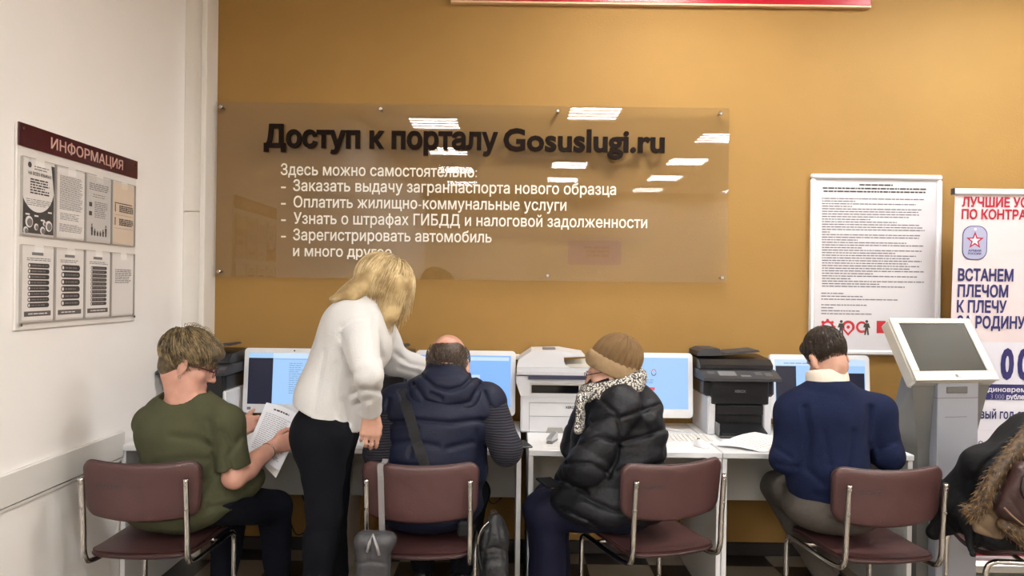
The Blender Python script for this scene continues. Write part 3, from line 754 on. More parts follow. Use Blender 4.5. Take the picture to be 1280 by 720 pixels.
# cables under the desks
def cable(path, label, r=0.004):
    tag(MB().tube(path, r, 8).build('power_cable', M_BLACKP), label, 'cable')
def smooth_path(pts, n=6):
    pts = [np.array(p, float) for p in pts]; out = []
    for i in range(len(pts)-1):
        p0, p1, p2, p3 = pts[max(i-1, 0)], pts[i], pts[i+1], pts[min(i+2, len(pts)-1)]
        for k in range(n):
            t = k/n
            out.append(0.5*((2*p1)+(-p0+p2)*t+(2*p0-5*p1+4*p2-p3)*t*t+(-p0+3*p1-3*p2+p3)*t**3))
    out.append(pts[-1]); return out
cable(smooth_path([(-0.14, 4.18, 0.7), (-0.16, 4.14, 0.45), (-0.1, 4.12, 0.3), (-0.03, 4.14, 0.35), (-0.04, 4.186, 0.4)]), 'thin black cable hanging under the desk of the bald man')
cable(smooth_path([(-1.2, 4.17, 0.7), (-1.17, 4.12, 0.4), (-1.1, 4.08, 0.2), (-1.18, 4.1, 0.12), (-1.25, 4.13, 0.3), (-1.22, 4.186, 0.4)]), 'looped black cable under the desk beside the knees of the woman in green')

# ---- chairs
def pad(name, mats, parent, outline, thick, surf, rings=(0.0, 0.35, 0.65, 0.85, 0.95, 1.0), puff=0.35):
    """upholstered pad: closed outline (local x, z), surf(x, z) -> centre y, soft edges"""
    n = len(outline); cx = sum(p[0] for p in outline)/n; cz = sum(p[1] for p in outline)/n
    mb = MB(); V = []; f = []
    def layer(sgn):
        start = len(V)
        for k, s in enumerate(rings):
            h = thick/2*(1 if s < 0.7 else (1-puff*((s-0.7)/0.3)**3))
            for (x, z) in outline:
                X, Z = cx+(x-cx)*s, cz+(z-cz)*s
                V.append((X, surf(X, Z)+sgn*h, Z))
        return start
    a = layer(-1); b_ = layer(1); R = len(rings)
    for k in range(R-1):
        for i in range(n):
            j = (i+1) % n
            f.append((a+k*n+i, a+k*n+j, a+(k+1)*n+j, a+(k+1)*n+i)); f.append((b_+k*n+i, b_+(k+1)*n+i, b_+(k+1)*n+j, b_+k*n+j))
    for i in range(n):
        j = (i+1) % n; f.append((a+(R-1)*n+i, a+(R-1)*n+j, b_+(R-1)*n+j, b_+(R-1)*n+i))
    mb.add(V, f)
    o = mb.build(name, mats, parent, True)
    return o, [(x, surf(x, z), z) for x, z in outline]
def rounded(w0, w1, z0, z1, r, topfn, botfn, n=7):
    pts = []
    for cx, cz, a0 in ((w0-r, z0+r, -90), (w1-r, z1-r, 0), (-w1+r, z1-r, 90), (-w0+r, z0+r, 180)):
        for i in range(n+1):
            a = math.radians(a0+90*i/n); pts.append((cx+r*math.cos(a), cz+r*math.sin(a)))
    full = []
    for i, p in enumerate(pts):
        q = pts[(i+1) % len(pts)]; full.append(p)
        L = math.hypot(q[0]-p[0], q[1]-p[1])
        if L > 0.05:
            for k in range(1, 8): full.append((p[0]+(q[0]-p[0])*k/8, p[1]+(q[1]-p[1])*k/8))
    zm = (z0+z1)/2
    return [(x, z+(topfn(x) if z > zm else botfn(x))) for x, z in full]
def make_chair(loc, rz, label, seed):
    t = thing('office_chair', label, 'chair', loc, rz, 'maroon vinyl chairs with chrome frames')
    ol = rounded(0.222, 0.228, 0.6, 0.815, 0.045, lambda x: -0.016*(1-(x/0.228)**2), lambda x: -0.026*(1-(x/0.228)**2))
    sf = lambda x, z: -0.205+0.035*(x/0.22)**2-0.10*(z-0.6)
    bk, edge = pad('backrest', M_LEATHER, t, ol, 0.04, sf)
    MB().tube([(x, y, z) for x, y, z in edge], 0.0045, 6, closed=True).build('piping', M_PIPING, bk, True)
    # seat pad: outline in plan
    so = rounded(0.195, 0.2, -0.225, 0.235, 0.06, lambda x: 0.015*(1-(x/0.2)**2), lambda x: -0.012*(1-(x/0.2)**2))
    mb = MB(); n = len(so); V = []; f = []; rings = (0.0, 0.4, 0.7, 0.88, 0.96, 1.0)
    zc = lambda x, y: 0.436-0.02*(max(0, y-0.1)/0.13)**2+0.012*(abs(x)/0.2)**2+0.012*(max(0, -y-0.1)/0.13)**2
    for sgn in (1, -1):
        for s in rings:
            h = 0.021*(1 if s < 0.7 else 1-0.5*((s-0.7)/0.3)**2.5)
            for x, y in so: V.append((x*s, 0.005+(y-0.005)*s, zc(x*s, y*s)+sgn*h))
    R = len(rings)
    for side in (0, 1):
        o0 = side*R*n
        for k in range(R-1):
            for i in range(n):
                q = (o0+k*n+i, o0+k*n+(i+1) % n, o0+(k+1)*n+(i+1) % n, o0+(k+1)*n+i)
                f.append(q[::-1] if side == 0 else q)
    for i in range(n): f.append(((R-1)*n+i, (R-1)*n+(i+1) % n, R*n+(R-1)*n+(i+1) % n, R*n+(R-1)*n+i))
    st = mb.add(V, f).build('seat', M_LEATHER, t, True)
    MB().tube([(x, y, zc(x, y)-0.004) for x, y in so], 0.004, 6, closed=True).build('piping', M_PIPING, st, True)
    for s in (-1, 1):
        x = 0.2*s
        path = smooth_path([(x, -0.258, 0.755), (x, -0.252, 0.70), (x, -0.24, 0.55), (x, -0.238, 0.49), (x*1.0, -0.228, 0.445), (x, -0.2, 0.418), (x, -0.1, 0.406), (x, 0.16, 0.402), (x, 0.215, 0.397), (x, 0.24, 0.372), (x, 0.245, 0.3), (x, 0.245, 0.09), (x, 0.24, 0.035), (x, 0.2, 0.0125), (x, 0.0, 0.0115), (x, -0.2, 0.0115)], 5)
        MB().tube(path, 0.0112, 12).build('side_frame', M_CHROME, t, True)
        for z in (0.735, 0.64): 
            yy = -0.2555 if z > 0.7 else -0.2475
            MB().cyl((x, yy-0.0125, z), 0.007, 0.006, 'y', 12, bev=0.002).build('frame_screw', M_SCREW, t)
    MB().tube([(-0.2, -0.2, 0.0115), (0.2, -0.2, 0.0115)], 0.0112, 12).build('floor_bar', M_CHROME, t, True)
    MB().tube([(-0.2, 0.1, 0.403), (0.2, 0.1, 0.403)], 0.009, 10).build('cross_bar', M_CHROME, t, True)
    if seed:
        rng = random.Random(seed); m2 = MB(); x = -0.165
        for k in range(9):
            L = 0.008+0.008*rng.random(); p = []
            for q in range(7):
                a = q/6*5.2+rng.random(); X = x+L*0.55*math.cos(a); Z = 0.715+0.007*math.sin(a)+0.003*rng.random()
                p.append((X, sf(X, Z)-0.0198, Z))
            m2.tube(p, 0.0015, 4); x += 0.013
        m2.build('ink_scribble', M_INK, t)
    return t
C1 = (-1.435, 3.08, 0); C2 = (-0.352, 3.11, 0); C3 = (0.597, 3.178, 0); C4 = (1.483, 3.13, 0); C5 = (2.24, 3.2, 0)
make_chair(C1, 0.0, 'maroon chair nearest the left wall, under the woman in green', 11)
make_chair(C2, 0.0, 'maroon chair under the bald man, grey handbag hung on it', 0)
make_chair(C3, math.radians(19), 'maroon turned chair under the person in the knitted hat, seat half empty', 5)
make_chair(C4, math.radians(6), 'maroon chair under the man in the blue sweater', 8)
make_chair(C5, math.radians(80), 'chair at the right edge buried under a black coat', 0)

# ---- kiosk
kt = thing('information_kiosk', 'silver touchscreen information kiosk with slanted dark screen on a grey pedestal', 'kiosk', (2.118, 3.53, 0), math.radians(11))
pd = MB(); hw0, hw1 = 0.155, 0.225
pd.add([(-hw0, 0.05, 0), (hw0, 0.05, 0), (hw0, 0.28, 0), (-hw0, 0.28, 0), (-hw0, 0.05, 0.75), (hw0, 0.05, 0.75), (hw0, 0.28, 0.75), (-hw0, 0.28, 0.75),
        (-hw1+0.01, 0.02, 1.072), (hw1-0.01, 0.02, 1.072), (hw0, 0.16, 1.1), (-hw0, 0.16, 1.1)],
       [(0,3,2,1), (0,1,5,4), (1,2,6,5), (2,3,7,6), (3,0,4,7), (4,5,9,8), (5,6,10,9), (6,7,11,10), (7,4,8,11), (8,9,10,11)])
pd.build('pedestal', M_KIOSKD, kt)
MB().box((-0.09, 0.0, 0.0), (0.135, 0.06, 1.085), 0.004).build('front_door', M_KIOSKP, kt)
MB().box((-0.091, -0.001, 1.0), (0.136, 0.03, 1.003)).box((-0.05, -0.0015, 0.93-0.02), (0.07, 0.02, 0.912)).build('door_seam', M_KIOSKD, kt)
MB().box((-0.045, -0.006, 1.025), (0.07, 0.01, 1.055), 0.003).build('card_slot', M_KIOSKD, kt)
ang = math.atan2(0.285, 0.19)
H = Matrix.Translation((0, -0.02, 1.085)) @ Matrix.Rotation(ang, 4, 'X')
L = 0.345; hw = 0.228; hd = MB()
hd.box((-hw, 0, -0.075), (hw, L, -0.002), 0.01, 0, H)
bz = 0.042
for lo_, hi_ in (((-hw, 0, -0.004), (hw, 0.052, 0.008)), ((-hw, L-0.03, -0.004), (hw, L, 0.008)), ((-hw, 0.05, -0.004), (-hw+bz, L-0.028, 0.008)), ((hw-bz, 0.05, -0.004), (hw, L-0.028, 0.008))):
    hd.box(lo_, hi_, 0.003, 0, H)
hd.build('screen_housing', M_KIOSK, kt)
MB().box((-hw+bz-0.002, 0.045, -0.004), (hw-bz+0.002, L-0.025, 0.002), 0, 0, H).build('touchscreen', M_SCREENOFF, kt)
lg = MB(); R2 = H @ Matrix.Translation((0.0, 0.024, 0.0088))
lg.add([(0.009*math.cos(6.283*i/12), 0.009*math.sin(6.283*i/12), 0) for i in range(12)], [tuple(range(12))], 0, R2)
lg.add([(0.006, -0.009, 0), (0.02, -0.009, 0), (0.02, -0.005, 0), (0.006, -0.005, 0)], [(0,1,2,3)], 0, R2); lg.build('maker_mark', M_MGREY, kt)

# ---- roll-up banner
BX, BYY = 2.36, 4.0
bn = thing('rollup_banner', 'white roll-up banner with red and navy slogans behind the silver kiosk', 'banner', (BX, BYY, 0))
bn.rotation_euler = (0, 0, -0.01)
BWD = 1.0
lean = Matrix(((1, 0, 0.02, -0.01), (0, 1, 0, 0), (0, 0, 1, 0), (0, 0, 0, 1)))
MB().box((0, 0, 0.07), (BWD, 0.003, 1.24), 0, 1, lean).box((0, 0, 1.24), (BWD, 0.003, 2.04), 0, 0, lean).build('banner_sheet', [M_BANNER, M_BANNERW], bn)
MB().box((-0.012, -0.012, 2.035), (BWD+0.01, 0.016, 2.068), 0.006, 0, lean).build('top_bar', M_BEZEL, bn)
MB().box((-0.016, -0.013, 2.034), (-0.008, 0.017, 2.069), 0.002, 0, lean).build('end_cap', M_BLACKP, bn)
MB().box((-0.03, -0.07, 0.0), (BWD+0.03, 0.09, 0.075), 0.02).build('base_cassette', M_ALU, bn)
MB().tube([(0.5, 0.03, 0.06), (0.52, 0.03, 2.04)], 0.008, 8).build('support_pole', M_ALU, bn)
def bpos(u, v):
    p = at(u, v, BYY-0.004); return p[0]-BX-(0.02*p[2]-0.01), p[2]
mb = MB()
def btext(body, u, v, cap, width, mi, bold):
    x, z = bpos(u, v); text(mb, body, x, z, width, cap, -0.0025, 0, bold, mi, lean)
btext("ЛУЧШИЕ УСЛОВИЯ", 1202.5, 258, 0.05, 0.565, 0, 0.035)
btext("ПО КОНТРАКТУ", 1202, 273.3, 0.05, 0.465, 0, 0.035)
for s_, u_, v_, wd in (("ВСТАНЕМ", 1197.5, 350.5, 0.298), ("ПЛЕЧОМ", 1197, 370.5, 0.272), ("К ПЛЕЧУ", 1196, 390, 0.268), ("ЗА РОДИНУ!", 1196, 409.5, 0.375)):
    btext(s_, u_, v_, 0.062, wd, 1, 0.035)
x, z = bpos(1250, 472)
for i, xx in enumerate((0, 0.09, 0.2, 0.29)):
    text(mb, "0", x+xx, z, 0.072, 0.155, -0.0025, 0, 0.05, 1, lean)
x, z = bpos(1228, 499.5); mb.rect(x, z, BWD-0.02, z+0.084, -0.0022, 1, lean)
x, z = bpos(1236, 489.5); text(mb, "единовременно", x-0.03, z, 0.33, 0.026, -0.003, 0, 0.015, 2, lean)
x, z = bpos(1238, 498.5); text(mb, "3 000 рублей", x, z, 0.2, 0.026, -0.003, 0, 0.03, 2, lean)
x, z = bpos(1225, 523); text(mb, "вый год службы", x, z, 0.38, 0.05, -0.0025, 0, 0.02, 1, lean)
x, z = bpos(1217, 556); text(mb, "по", x, z, 0.05, 0.028, -0.0025, 0, 0.01, 1, lean)
x, z = bpos(1200, 538); mb.rect(0.02, z, BWD-0.02, z+0.003, -0.0022, 4, lean)
for z0, z1, mi in ((0.13, 0.165, 0), (0.085, 0.115, 0)): mb.rect(0.0, z0, BWD, z1, -0.0022, mi, lean)
# dog-tag shaped emblem with a star
def pill(cx, cz, hw_, hh, r, y, mi, n=8):
    pts = []
    for ax, az, a0 in ((cx+hw_-r, cz-hh+r, -90), (cx+hw_-r, cz+hh-r, 0), (cx-hw_+r, cz+hh-r, 90), (cx-hw_+r, cz-hh+r, 180)):
        for i in range(n+1):
            a = math.radians(a0+90*i/n); pts.append((ax+r*math.cos(a), y, az+r*math.sin(a)))
    mb.add(pts, [tuple(range(len(pts)))], mi, lean)
cx, cz = bpos(1218.5, 303.5)
pill(cx, cz, 0.067, 0.092, 0.05, -0.0025, 1); pill(cx, cz, 0.063, 0.088, 0.047, -0.003, 3); pill(cx, cz+0.074, 0.007, 0.007, 0.0069, -0.0034, 2)
def star(r0, r1, y, mi):
    pts = [(cx+(r0 if i % 2 == 0 else r1)*math.sin(i*math.pi/5), y, cz+0.012+(r0 if i % 2 == 0 else r1)*math.cos(i*math.pi/5)) for i in range(10)]
    mb.add(pts, [tuple(range(10))[::-1]], mi, lean)
star(0.05, 0.021, -0.0034, 0); star(0.031, 0.012, -0.0038, 2)
text(mb, "АРМИЯ", cx-0.035, cz-0.048, 0.07, 0.011, -0.0034, 0, 0.03, 1, lean); text(mb, "РОССИИ", cx-0.035, cz-0.064, 0.07, 0.011, -0.0034, 0, 0.03, 1, lean)
mb.build('print', [M_REDP, M_NAVYP, M_BANNERW, M_TAG, mat('banner_rule', rgb(206, 200, 210), 0.6)], bn)

# ================================================================== SMOOTH SOLIDS (distance fields meshed with surface nets)
A = lambda *p: np.array(p, np.float64)
def nrm(v): v = np.asarray(v, float); return v/(np.linalg.norm(v)+1e-12)
class Fr:
    """local frame: x right, y forward, z up"""
    def __init__(s, o, f, u=(0,0,1), sc=1.0):
        s.o = np.asarray(o, float); s.f = nrm(f); u = np.asarray(u, float); s.u = nrm(u-s.f*np.dot(u, s.f)); s.r = np.cross(s.f, s.u); s.s = sc
        s.ax = np.array([s.r, s.f, s.u])
    def __call__(s, x, y, z): return s.o+s.s*(x*s.r+y*s.f+z*s.u)
def p_cone(a, b, ra, rb, rib=None):
    a, b = np.asarray(a, float), np.asarray(b, float); ba = b-a; L2 = float(ba@ba)+1e-12; L = math.sqrt(L2); m = max(ra, rb)+(rib[1] if rib else 0)
    def f(X, Y, Z):
        px, py, pz = X-a[0], Y-a[1], Z-a[2]
        t = np.clip((px*ba[0]+py*ba[1]+pz*ba[2])/L2, 0, 1)
        d = np.sqrt((px-t*ba[0])**2+(py-t*ba[1])**2+(pz-t*ba[2])**2)
        r = ra+(rb-ra)*t
        if rib: r = r+rib[1]*(np.abs(np.sin(np.pi*(t*L/rib[0]+(rib[2] if len(rib) > 2 else 0))))**0.45-0.6)
        return d-r
    return np.minimum(a, b)-m, np.maximum(a, b)+m, f
def p_ell(c, r, ax=None):
    c = np.asarray(c, float); r = np.asarray(r, float); ax = np.eye(3) if ax is None else np.asarray(ax, float)
    e = np.sqrt(((ax*r[:, None])**2).sum(0))
    def f(X, Y, Z):
        x, y, z = X-c[0], Y-c[1], Z-c[2]; k0 = 0; k1 = 0
        for i in range(3):
            q = (x*ax[i][0]+y*ax[i][1]+z*ax[i][2])/r[i]; k0 = k0+q*q; q = q/r[i]; k1 = k1+q*q
        k0 = np.sqrt(k0); return k0*(k0-1)/(np.sqrt(k1)+1e-9)
    return c-e, c+e, f
def p_econe(a, b, A0, B0, side, rib=None):
    """limb with an elliptical section: half sizes (along side, across) at each end"""
    a, b = np.asarray(a, float), np.asarray(b, float); ba = b-a; L = np.linalg.norm(ba); n = ba/L
    sd = np.asarray(side, float); sd = nrm(sd-n*np.dot(sd, n)); e = np.cross(n, sd); m = max(A0+B0)+(rib[1] if rib else 0)
    def f(X, Y, Z):
        px, py, pz = X-a[0], Y-a[1], Z-a[2]
        h = px*n[0]+py*n[1]+pz*n[2]; t = np.clip(h/L, 0, 1); w = A0[0]+(B0[0]-A0[0])*t; d = A0[1]+(B0[1]-A0[1])*t
        if rib:
            q = rib[1]*(np.abs(np.sin(np.pi*(t*L/rib[0])))**0.45-0.6); w = w+q; d = d+q
        cn = h-t*L; mm = np.minimum(w, d)
        cs = px*sd[0]+py*sd[1]+pz*sd[2]; ce = px*e[0]+py*e[1]+pz*e[2]
        k0 = np.sqrt((cs/w)**2+(ce/d)**2+(cn/mm)**2); k1 = np.sqrt((cs/w**2)**2+(ce/d**2)**2+(cn/mm**2)**2)
        return k0*(k0-1)/(k1+1e-9)
    return np.minimum(a, b)-m, np.maximum(a, b)+m, f
def p_box(c, half, ax=None, r=0.0):
    c = np.asarray(c, float); half = np.asarray(half, float); ax = np.eye(3) if ax is None else np.asarray(ax, float)
    e = np.abs(ax*half[:, None]).sum(0)
    def f(X, Y, Z):
        x, y, z = X-c[0], Y-c[1], Z-c[2]; o = 0; ins = None
        for i in range(3):
            q = np.abs(x*ax[i][0]+y*ax[i][1]+z*ax[i][2])-half[i]+r
            o = o+np.maximum(q, 0)**2; ins = q if ins is None else np.maximum(ins, q)
        return np.sqrt(o)+np.minimum(ins, 0)-r
    return c-e, c+e, f
def clip(prim, c, n):
    """primitive cut flat: keeps the side the normal points away from"""
    c = np.asarray(c, float); n = nrm(n); lo, hi, g = prim
    def f(X, Y, Z): return np.maximum(g(X, Y, Z), (X-c[0])*n[0]+(Y-c[1])*n[1]+(Z-c[2])*n[2])
    return lo, hi, f
class Solid:
    def __init__(s): s.ops = []; s.disp = None
    def u(s, prim, k=0.02): s.ops.append(('u', prim, k)); return s
    def sub(s, prim, k=0.008): s.ops.append(('s', prim, k)); return s
    def cut(s, c, n, R=0.3): s.ops.append(('c', (np.asarray(c, float), nrm(n), R), 0)); return s
    def chain(s, pts, rs, k=0.02):
        for i in range(len(pts)-1): s.u(p_cone(pts[i], pts[i+1], rs[i], rs[i+1]), k)
        return s
    def mesh(s, h):
        us = [o[1] for o in s.ops if o[0] == 'u']
        lo = np.min([p[0] for p in us], 0)-4*h-0.02; hi = np.max([p[1] for p in us], 0)+4*h+0.02
        n = np.ceil((hi-lo)/h).astype(int)+1
        ax = [(lo[i]+h*np.arange(n[i])).astype(np.float32) for i in range(3)]
        D = np.full(n, 0.5, np.float32)
        def sl(a, b):
            i0 = np.clip(np.floor((a-lo)/h).astype(int), 0, n-1); i1 = np.clip(np.ceil((b-lo)/h).astype(int)+1, 1, n)
            q = tuple(slice(i0[i], i1[i]) for i in range(3))
            return q, ax[0][q[0]][:, None, None], ax[1][q[1]][None, :, None], ax[2][q[2]][None, None, :]
        for t, p, k in s.ops:
            if t == 'c':
                c, nn, R = p; q, X, Y, Z = sl(c-R, c+R)
                inside = ((X-c[0])**2+(Y-c[1])**2+(Z-c[2])**2) < R*R
                pl = (X-c[0])*nn[0]+(Y-c[1])*nn[1]+(Z-c[2])*nn[2]
                D[q] = np.where(inside, np.maximum(D[q], pl), D[q]); continue
            m = k+3*h+0.012; q, X, Y, Z = sl(p[0]-m, p[1]+m); d = p[2](X, Y, Z); c = D[q]
            if t == 'u':
                hh = np.maximum(k-np.abs(c-d), 0)/max(k, 1e-6); D[q] = np.minimum(c, d)-hh*hh*k*0.25
            else:
                hh = np.maximum(k-np.abs(c+d), 0)/max(k, 1e-6); D[q] = np.maximum(c, -d)+hh*hh*k*0.25
        if s.disp:
            I = np.argwhere(np.abs(D) < 0.035)
            P = lo+h*I
            D[I[:,0], I[:,1], I[:,2]] -= s.disp(P).astype(np.float32)
        sg = D < 0; N = [k-1 for k in D.shape]
        cnt = np.zeros(N, np.int8)
        offs = [(i, j, k) for i in (0, 1) for j in (0, 1) for k in (0, 1)]
        for (i, j, k) in offs: cnt += sg[i:N[0]+i, j:N[1]+j, k:N[2]+k]
        act = (cnt > 0) & (cnt < 8); idx = np.argwhere(act)
        val = np.stack([D[idx[:,0]+o[0], idx[:,1]+o[1], idx[:,2]+o[2]] for o in offs], 1)
        acc = np.zeros((len(idx), 3)); num = np.zeros(len(idx))
        for i in range(8):
            for j in range(i+1, 8):
                a, b = np.array(offs[i]), np.array(offs[j])
                if np.abs(a-b).sum() != 1: continue
                va, vb = val[:, i], val[:, j]; x = (va < 0) != (vb < 0)
                t = np.where(x, va/np.where(va-vb == 0, 1, va-vb), 0)
                acc += np.where(x[:, None], a+t[:, None]*(b-a), 0); num += x
        V = lo+h*(idx+acc/num[:, None])
        vid = np.full(N, -1, np.int64); vid[act] = np.arange(len(idx))
        F = []
        for a in range(3):
            s0 = [slice(None)]*3; s1 = [slice(None)]*3; s0[a] = slice(0, -1); s1[a] = slice(1, None)
            e = np.argwhere(sg[tuple(s0)] != sg[tuple(s1)]); b, c = (a+1) % 3, (a+2) % 3
            e = e[(e[:, b] > 0) & (e[:, c] > 0) & (e[:, b] < N[b]) & (e[:, c] < N[c])]
            def g(db, dc):
                q = e.copy(); q[:, b] += db; q[:, c] += dc; return vid[q[:,0], q[:,1], q[:,2]]
            Q = np.stack([g(-1,-1), g(0,-1), g(0,0), g(-1,0)], 1)
            flip = ~sg[e[:,0], e[:,1], e[:,2]]; Q[flip] = Q[flip][:, ::-1]
            F.append(Q[(Q >= 0).all(1)])
        F = np.concatenate(F)
        # one gentle relaxation takes the grid steps out
        for _ in range(1):
            S = np.zeros_like(V); C = np.zeros(len(V))
            for i in range(4):
                np.add.at(S, F[:, i], V[F[:, (i+1) % 4]]); np.add.at(C, F[:, i], 1)
            V = V*0.5+0.5*S/np.maximum(C, 1)[:, None]
        return V, F
def solid_obj(name, S, h, mats, parent=None, origin=(0,0,0), mfn=None):
    V, F = S.mesh(h)
    me = bpy.data.meshes.new(name); V2 = V-np.asarray(origin, float)
    me.vertices.add(len(V2)); me.vertices.foreach_set('co', V2.astype(np.float32).ravel())
    me.loops.add(len(F)*4); me.loops.foreach_set('vertex_index', F.astype(np.int32).ravel())
    me.polygons.add(len(F)); me.polygons.foreach_set('loop_start', np.arange(0, len(F)*4, 4, dtype=np.int32)); me.polygons.foreach_set('loop_total', np.full(len(F), 4, np.int32))
    for m in (mats if isinstance(mats, (list, tuple)) else [mats]): me.materials.append(m)
    if mfn is not None: me.polygons.foreach_set('material_index', mfn(V[F].mean(1)).astype(np.int32))
    me.polygons.foreach_set('use_smooth', np.ones(len(F), bool))
    me.update(calc_edges=True); me.validate()
    o = bpy.data.objects.new(name, me); COL.objects.link(o)
    if parent is not None: o.parent = parent
    else: o.location = tuple(float(c) for c in origin)
    return o

# smooth pseudo-noise for folds
def folds(seed, freq, amp, stretch=(1,1,1), sharp=False):
    r = np.random.RandomState(seed); K = [(nrm(r.normal(size=3)), r.uniform(0.6, 1.6), r.uniform(0, 6.28)) for _ in range(7)]
    st = np.array(stretch)
    def f(P):
        Q = P*st*freq
        w = Q+0.55*np.stack([np.sin(1.3*Q[:,1]+1), np.sin(1.1*Q[:,2]+2), np.sin(1.2*Q[:,0])], 1)
        s = 0
        for d, fr_, ph in K: s = s+np.sin(w@d*fr_*2+ph)
        s = s/3.2
        if sharp: s = 1-2*np.sqrt(np.abs(s)+0.02)
        return amp*s
    return f
def crease_lines(lines_, width, amp):
    """soft grooves (amp<0) or ridges along polylines"""
    def f(P):
        o = np.zeros(len(P))
        for pl in lines_:
            for i in range(len(pl)-1):
                a, b = np.asarray(pl[i], float), np.asarray(pl[i+1], float); ba = b-a
                t = np.clip(((P-a)@ba)/(ba@ba+1e-12), 0, 1); d = np.linalg.norm(P-a-t[:, None]*ba, axis=1)
                o = np.minimum(o, -np.exp(-(d/width)**2))
        return -amp*o*-1 if False else amp*-o
    return f
def to_px(P):
    x = P[:,0]*F_PX/P[:,1]; y = (EYE-P[:,2])*F_PX/P[:,1]; c, sn = math.cos(ROLL), math.sin(ROLL)
    return 640+x*c-y*sn, 360+x*sn+y*c
def seams(lines_, width, amp, ymax):
    """sewn grooves / fold valleys on the side of a garment nearer than y = ymax; lines are photo-pixel polylines (u, v)"""
    def f(P):
        u, v = to_px(P); best = np.full(len(P), 1e9)
        for pl in lines_:
            for i in range(len(pl)-1):
                a, b = np.array(pl[i], float), np.array(pl[i+1], float); ba = b-a; q = np.stack([u, v], 1)-a
                t = np.clip(q@ba/(ba@ba+1e-9), 0, 1); best = np.minimum(best, np.linalg.norm(q-t[:, None]*ba, axis=1))
        w = np.clip((ymax-P[:,1])/0.04, 0, 1)
        return amp*np.exp(-(best*P[:,1]/F_PX/width)**2)*w
    return f
def in_head(H, f): return lambda P: f((P-H.o)@H.ax.T/H.s)
def add_disp(*fs): return lambda P: sum(f(P) for f in fs)

# ---------------------------------------------------------------- heads, hands, hair
def head_ops(S, H, neck, skin_k=0.012, ears=True, fat=1.0, neck_r=0.056):
    e = lambda c, r, k=skin_k: S.u(p_ell(H(*c), np.array(r)*H.s, H.ax), k)
    e((0, -0.012, 0.035), (0.074, 0.095, 0.088)); e((0, 0.03, -0.035), (0.062*fat, 0.062, 0.08))
    for s in (-1, 1):
        S.u(p_cone(H(s*0.05*fat, -0.005, -0.055), H(s*0.018, 0.07, -0.1), 0.022*H.s*fat, 0.016*H.s), 0.02)
        S.u(p_cone(H(s*0.012, 0.084, 0.02), H(s*0.042, 0.072, 0.022), 0.012*H.s, 0.011*H.s), 0.012)
        e((s*0.042*fat, 0.06, -0.025), (0.022, 0.02, 0.02), 0.02)
    e((0, 0.074, -0.1), (0.02, 0.018, 0.016), 0.018)
    for s in (-1, 1): S.sub(p_ell(H(s*0.032, 0.094, 0.002), A(0.016, 0.014, 0.011)*H.s, H.ax), 0.012)
    for s in (-1, 1): e((s*0.031, 0.072, 0.002), (0.0135, 0.0135, 0.012), 0.002)
    S.u(p_cone(H(0, 0.09, 0.012), H(0, 0.112, -0.028), 0.008*H.s, 0.0115*H.s), 0.012)
    for s in (-1, 1): e((s*0.011, 0.1, -0.033), (0.008, 0.01, 0.007), 0.006)
    e((0, 0.09, -0.06), (0.024, 0.01, 0.006), 0.006); e((0, 0.087, -0.07), (0.02, 0.01, 0.0065), 0.004)
    if ears:
        for s in (-1, 1):
            ax = Fr((0,0,0), H.f*0.95-H.u*0.25, H.u).ax
            ax = np.array([nrm(H.r*s+(-H.f)*0.45), H.f, H.u]); ax[1] = nrm(ax[1]-ax[0]*np.dot(ax[0], ax[1])); ax[2] = np.cross(ax[0], ax[1])
            S.u(p_ell(H(s*0.079*fat**0.3, -0.012, -0.008), A(0.009, 0.019, 0.032)*H.s, ax), 0.005)
            S.sub(p_ell(H(s*0.092*fat**0.3, -0.004, -0.004), A(0.009, 0.009, 0.017)*H.s, ax), 0.005)
            e((s*0.077, -0.006, -0.036), (0.008, 0.009, 0.01), 0.006)
    S.u(p_econe(H(0, -0.025, -0.05), neck, (neck_r, neck_r*1.02), (neck_r*1.12, neck_r*1.15), H.r), 0.03)
def face_mat(H):
    """1 lips, 2 eye white, 3 iris"""
    def f(C):
        q = (C-H.o)/H.s; x, y, z = q@H.r, q@H.f, q@H.u; m = np.zeros(len(C))
        m[(y > 0.085) & (np.abs(x) < 0.024) & (z < -0.054) & (z > -0.077) & (y > 0.089)] = 1
        for s in (-1, 1):
            d = np.sqrt((x-s*0.031)**2+(z-0.002)**2); m[(d < 0.0085) & (y > 0.074) & (np.abs(z-0.002) < 0.006)] = 2; m[(d < 0.0045) & (y > 0.074)] = 3
        return m
    return f
FINGERS = ((0.031, 0.0, 0.078, 0.0085), (0.0105, 0.006, 0.086, 0.0088), (-0.0105, 0.004, 0.08, 0.0084), (-0.030, -0.006, 0.064, 0.0075))
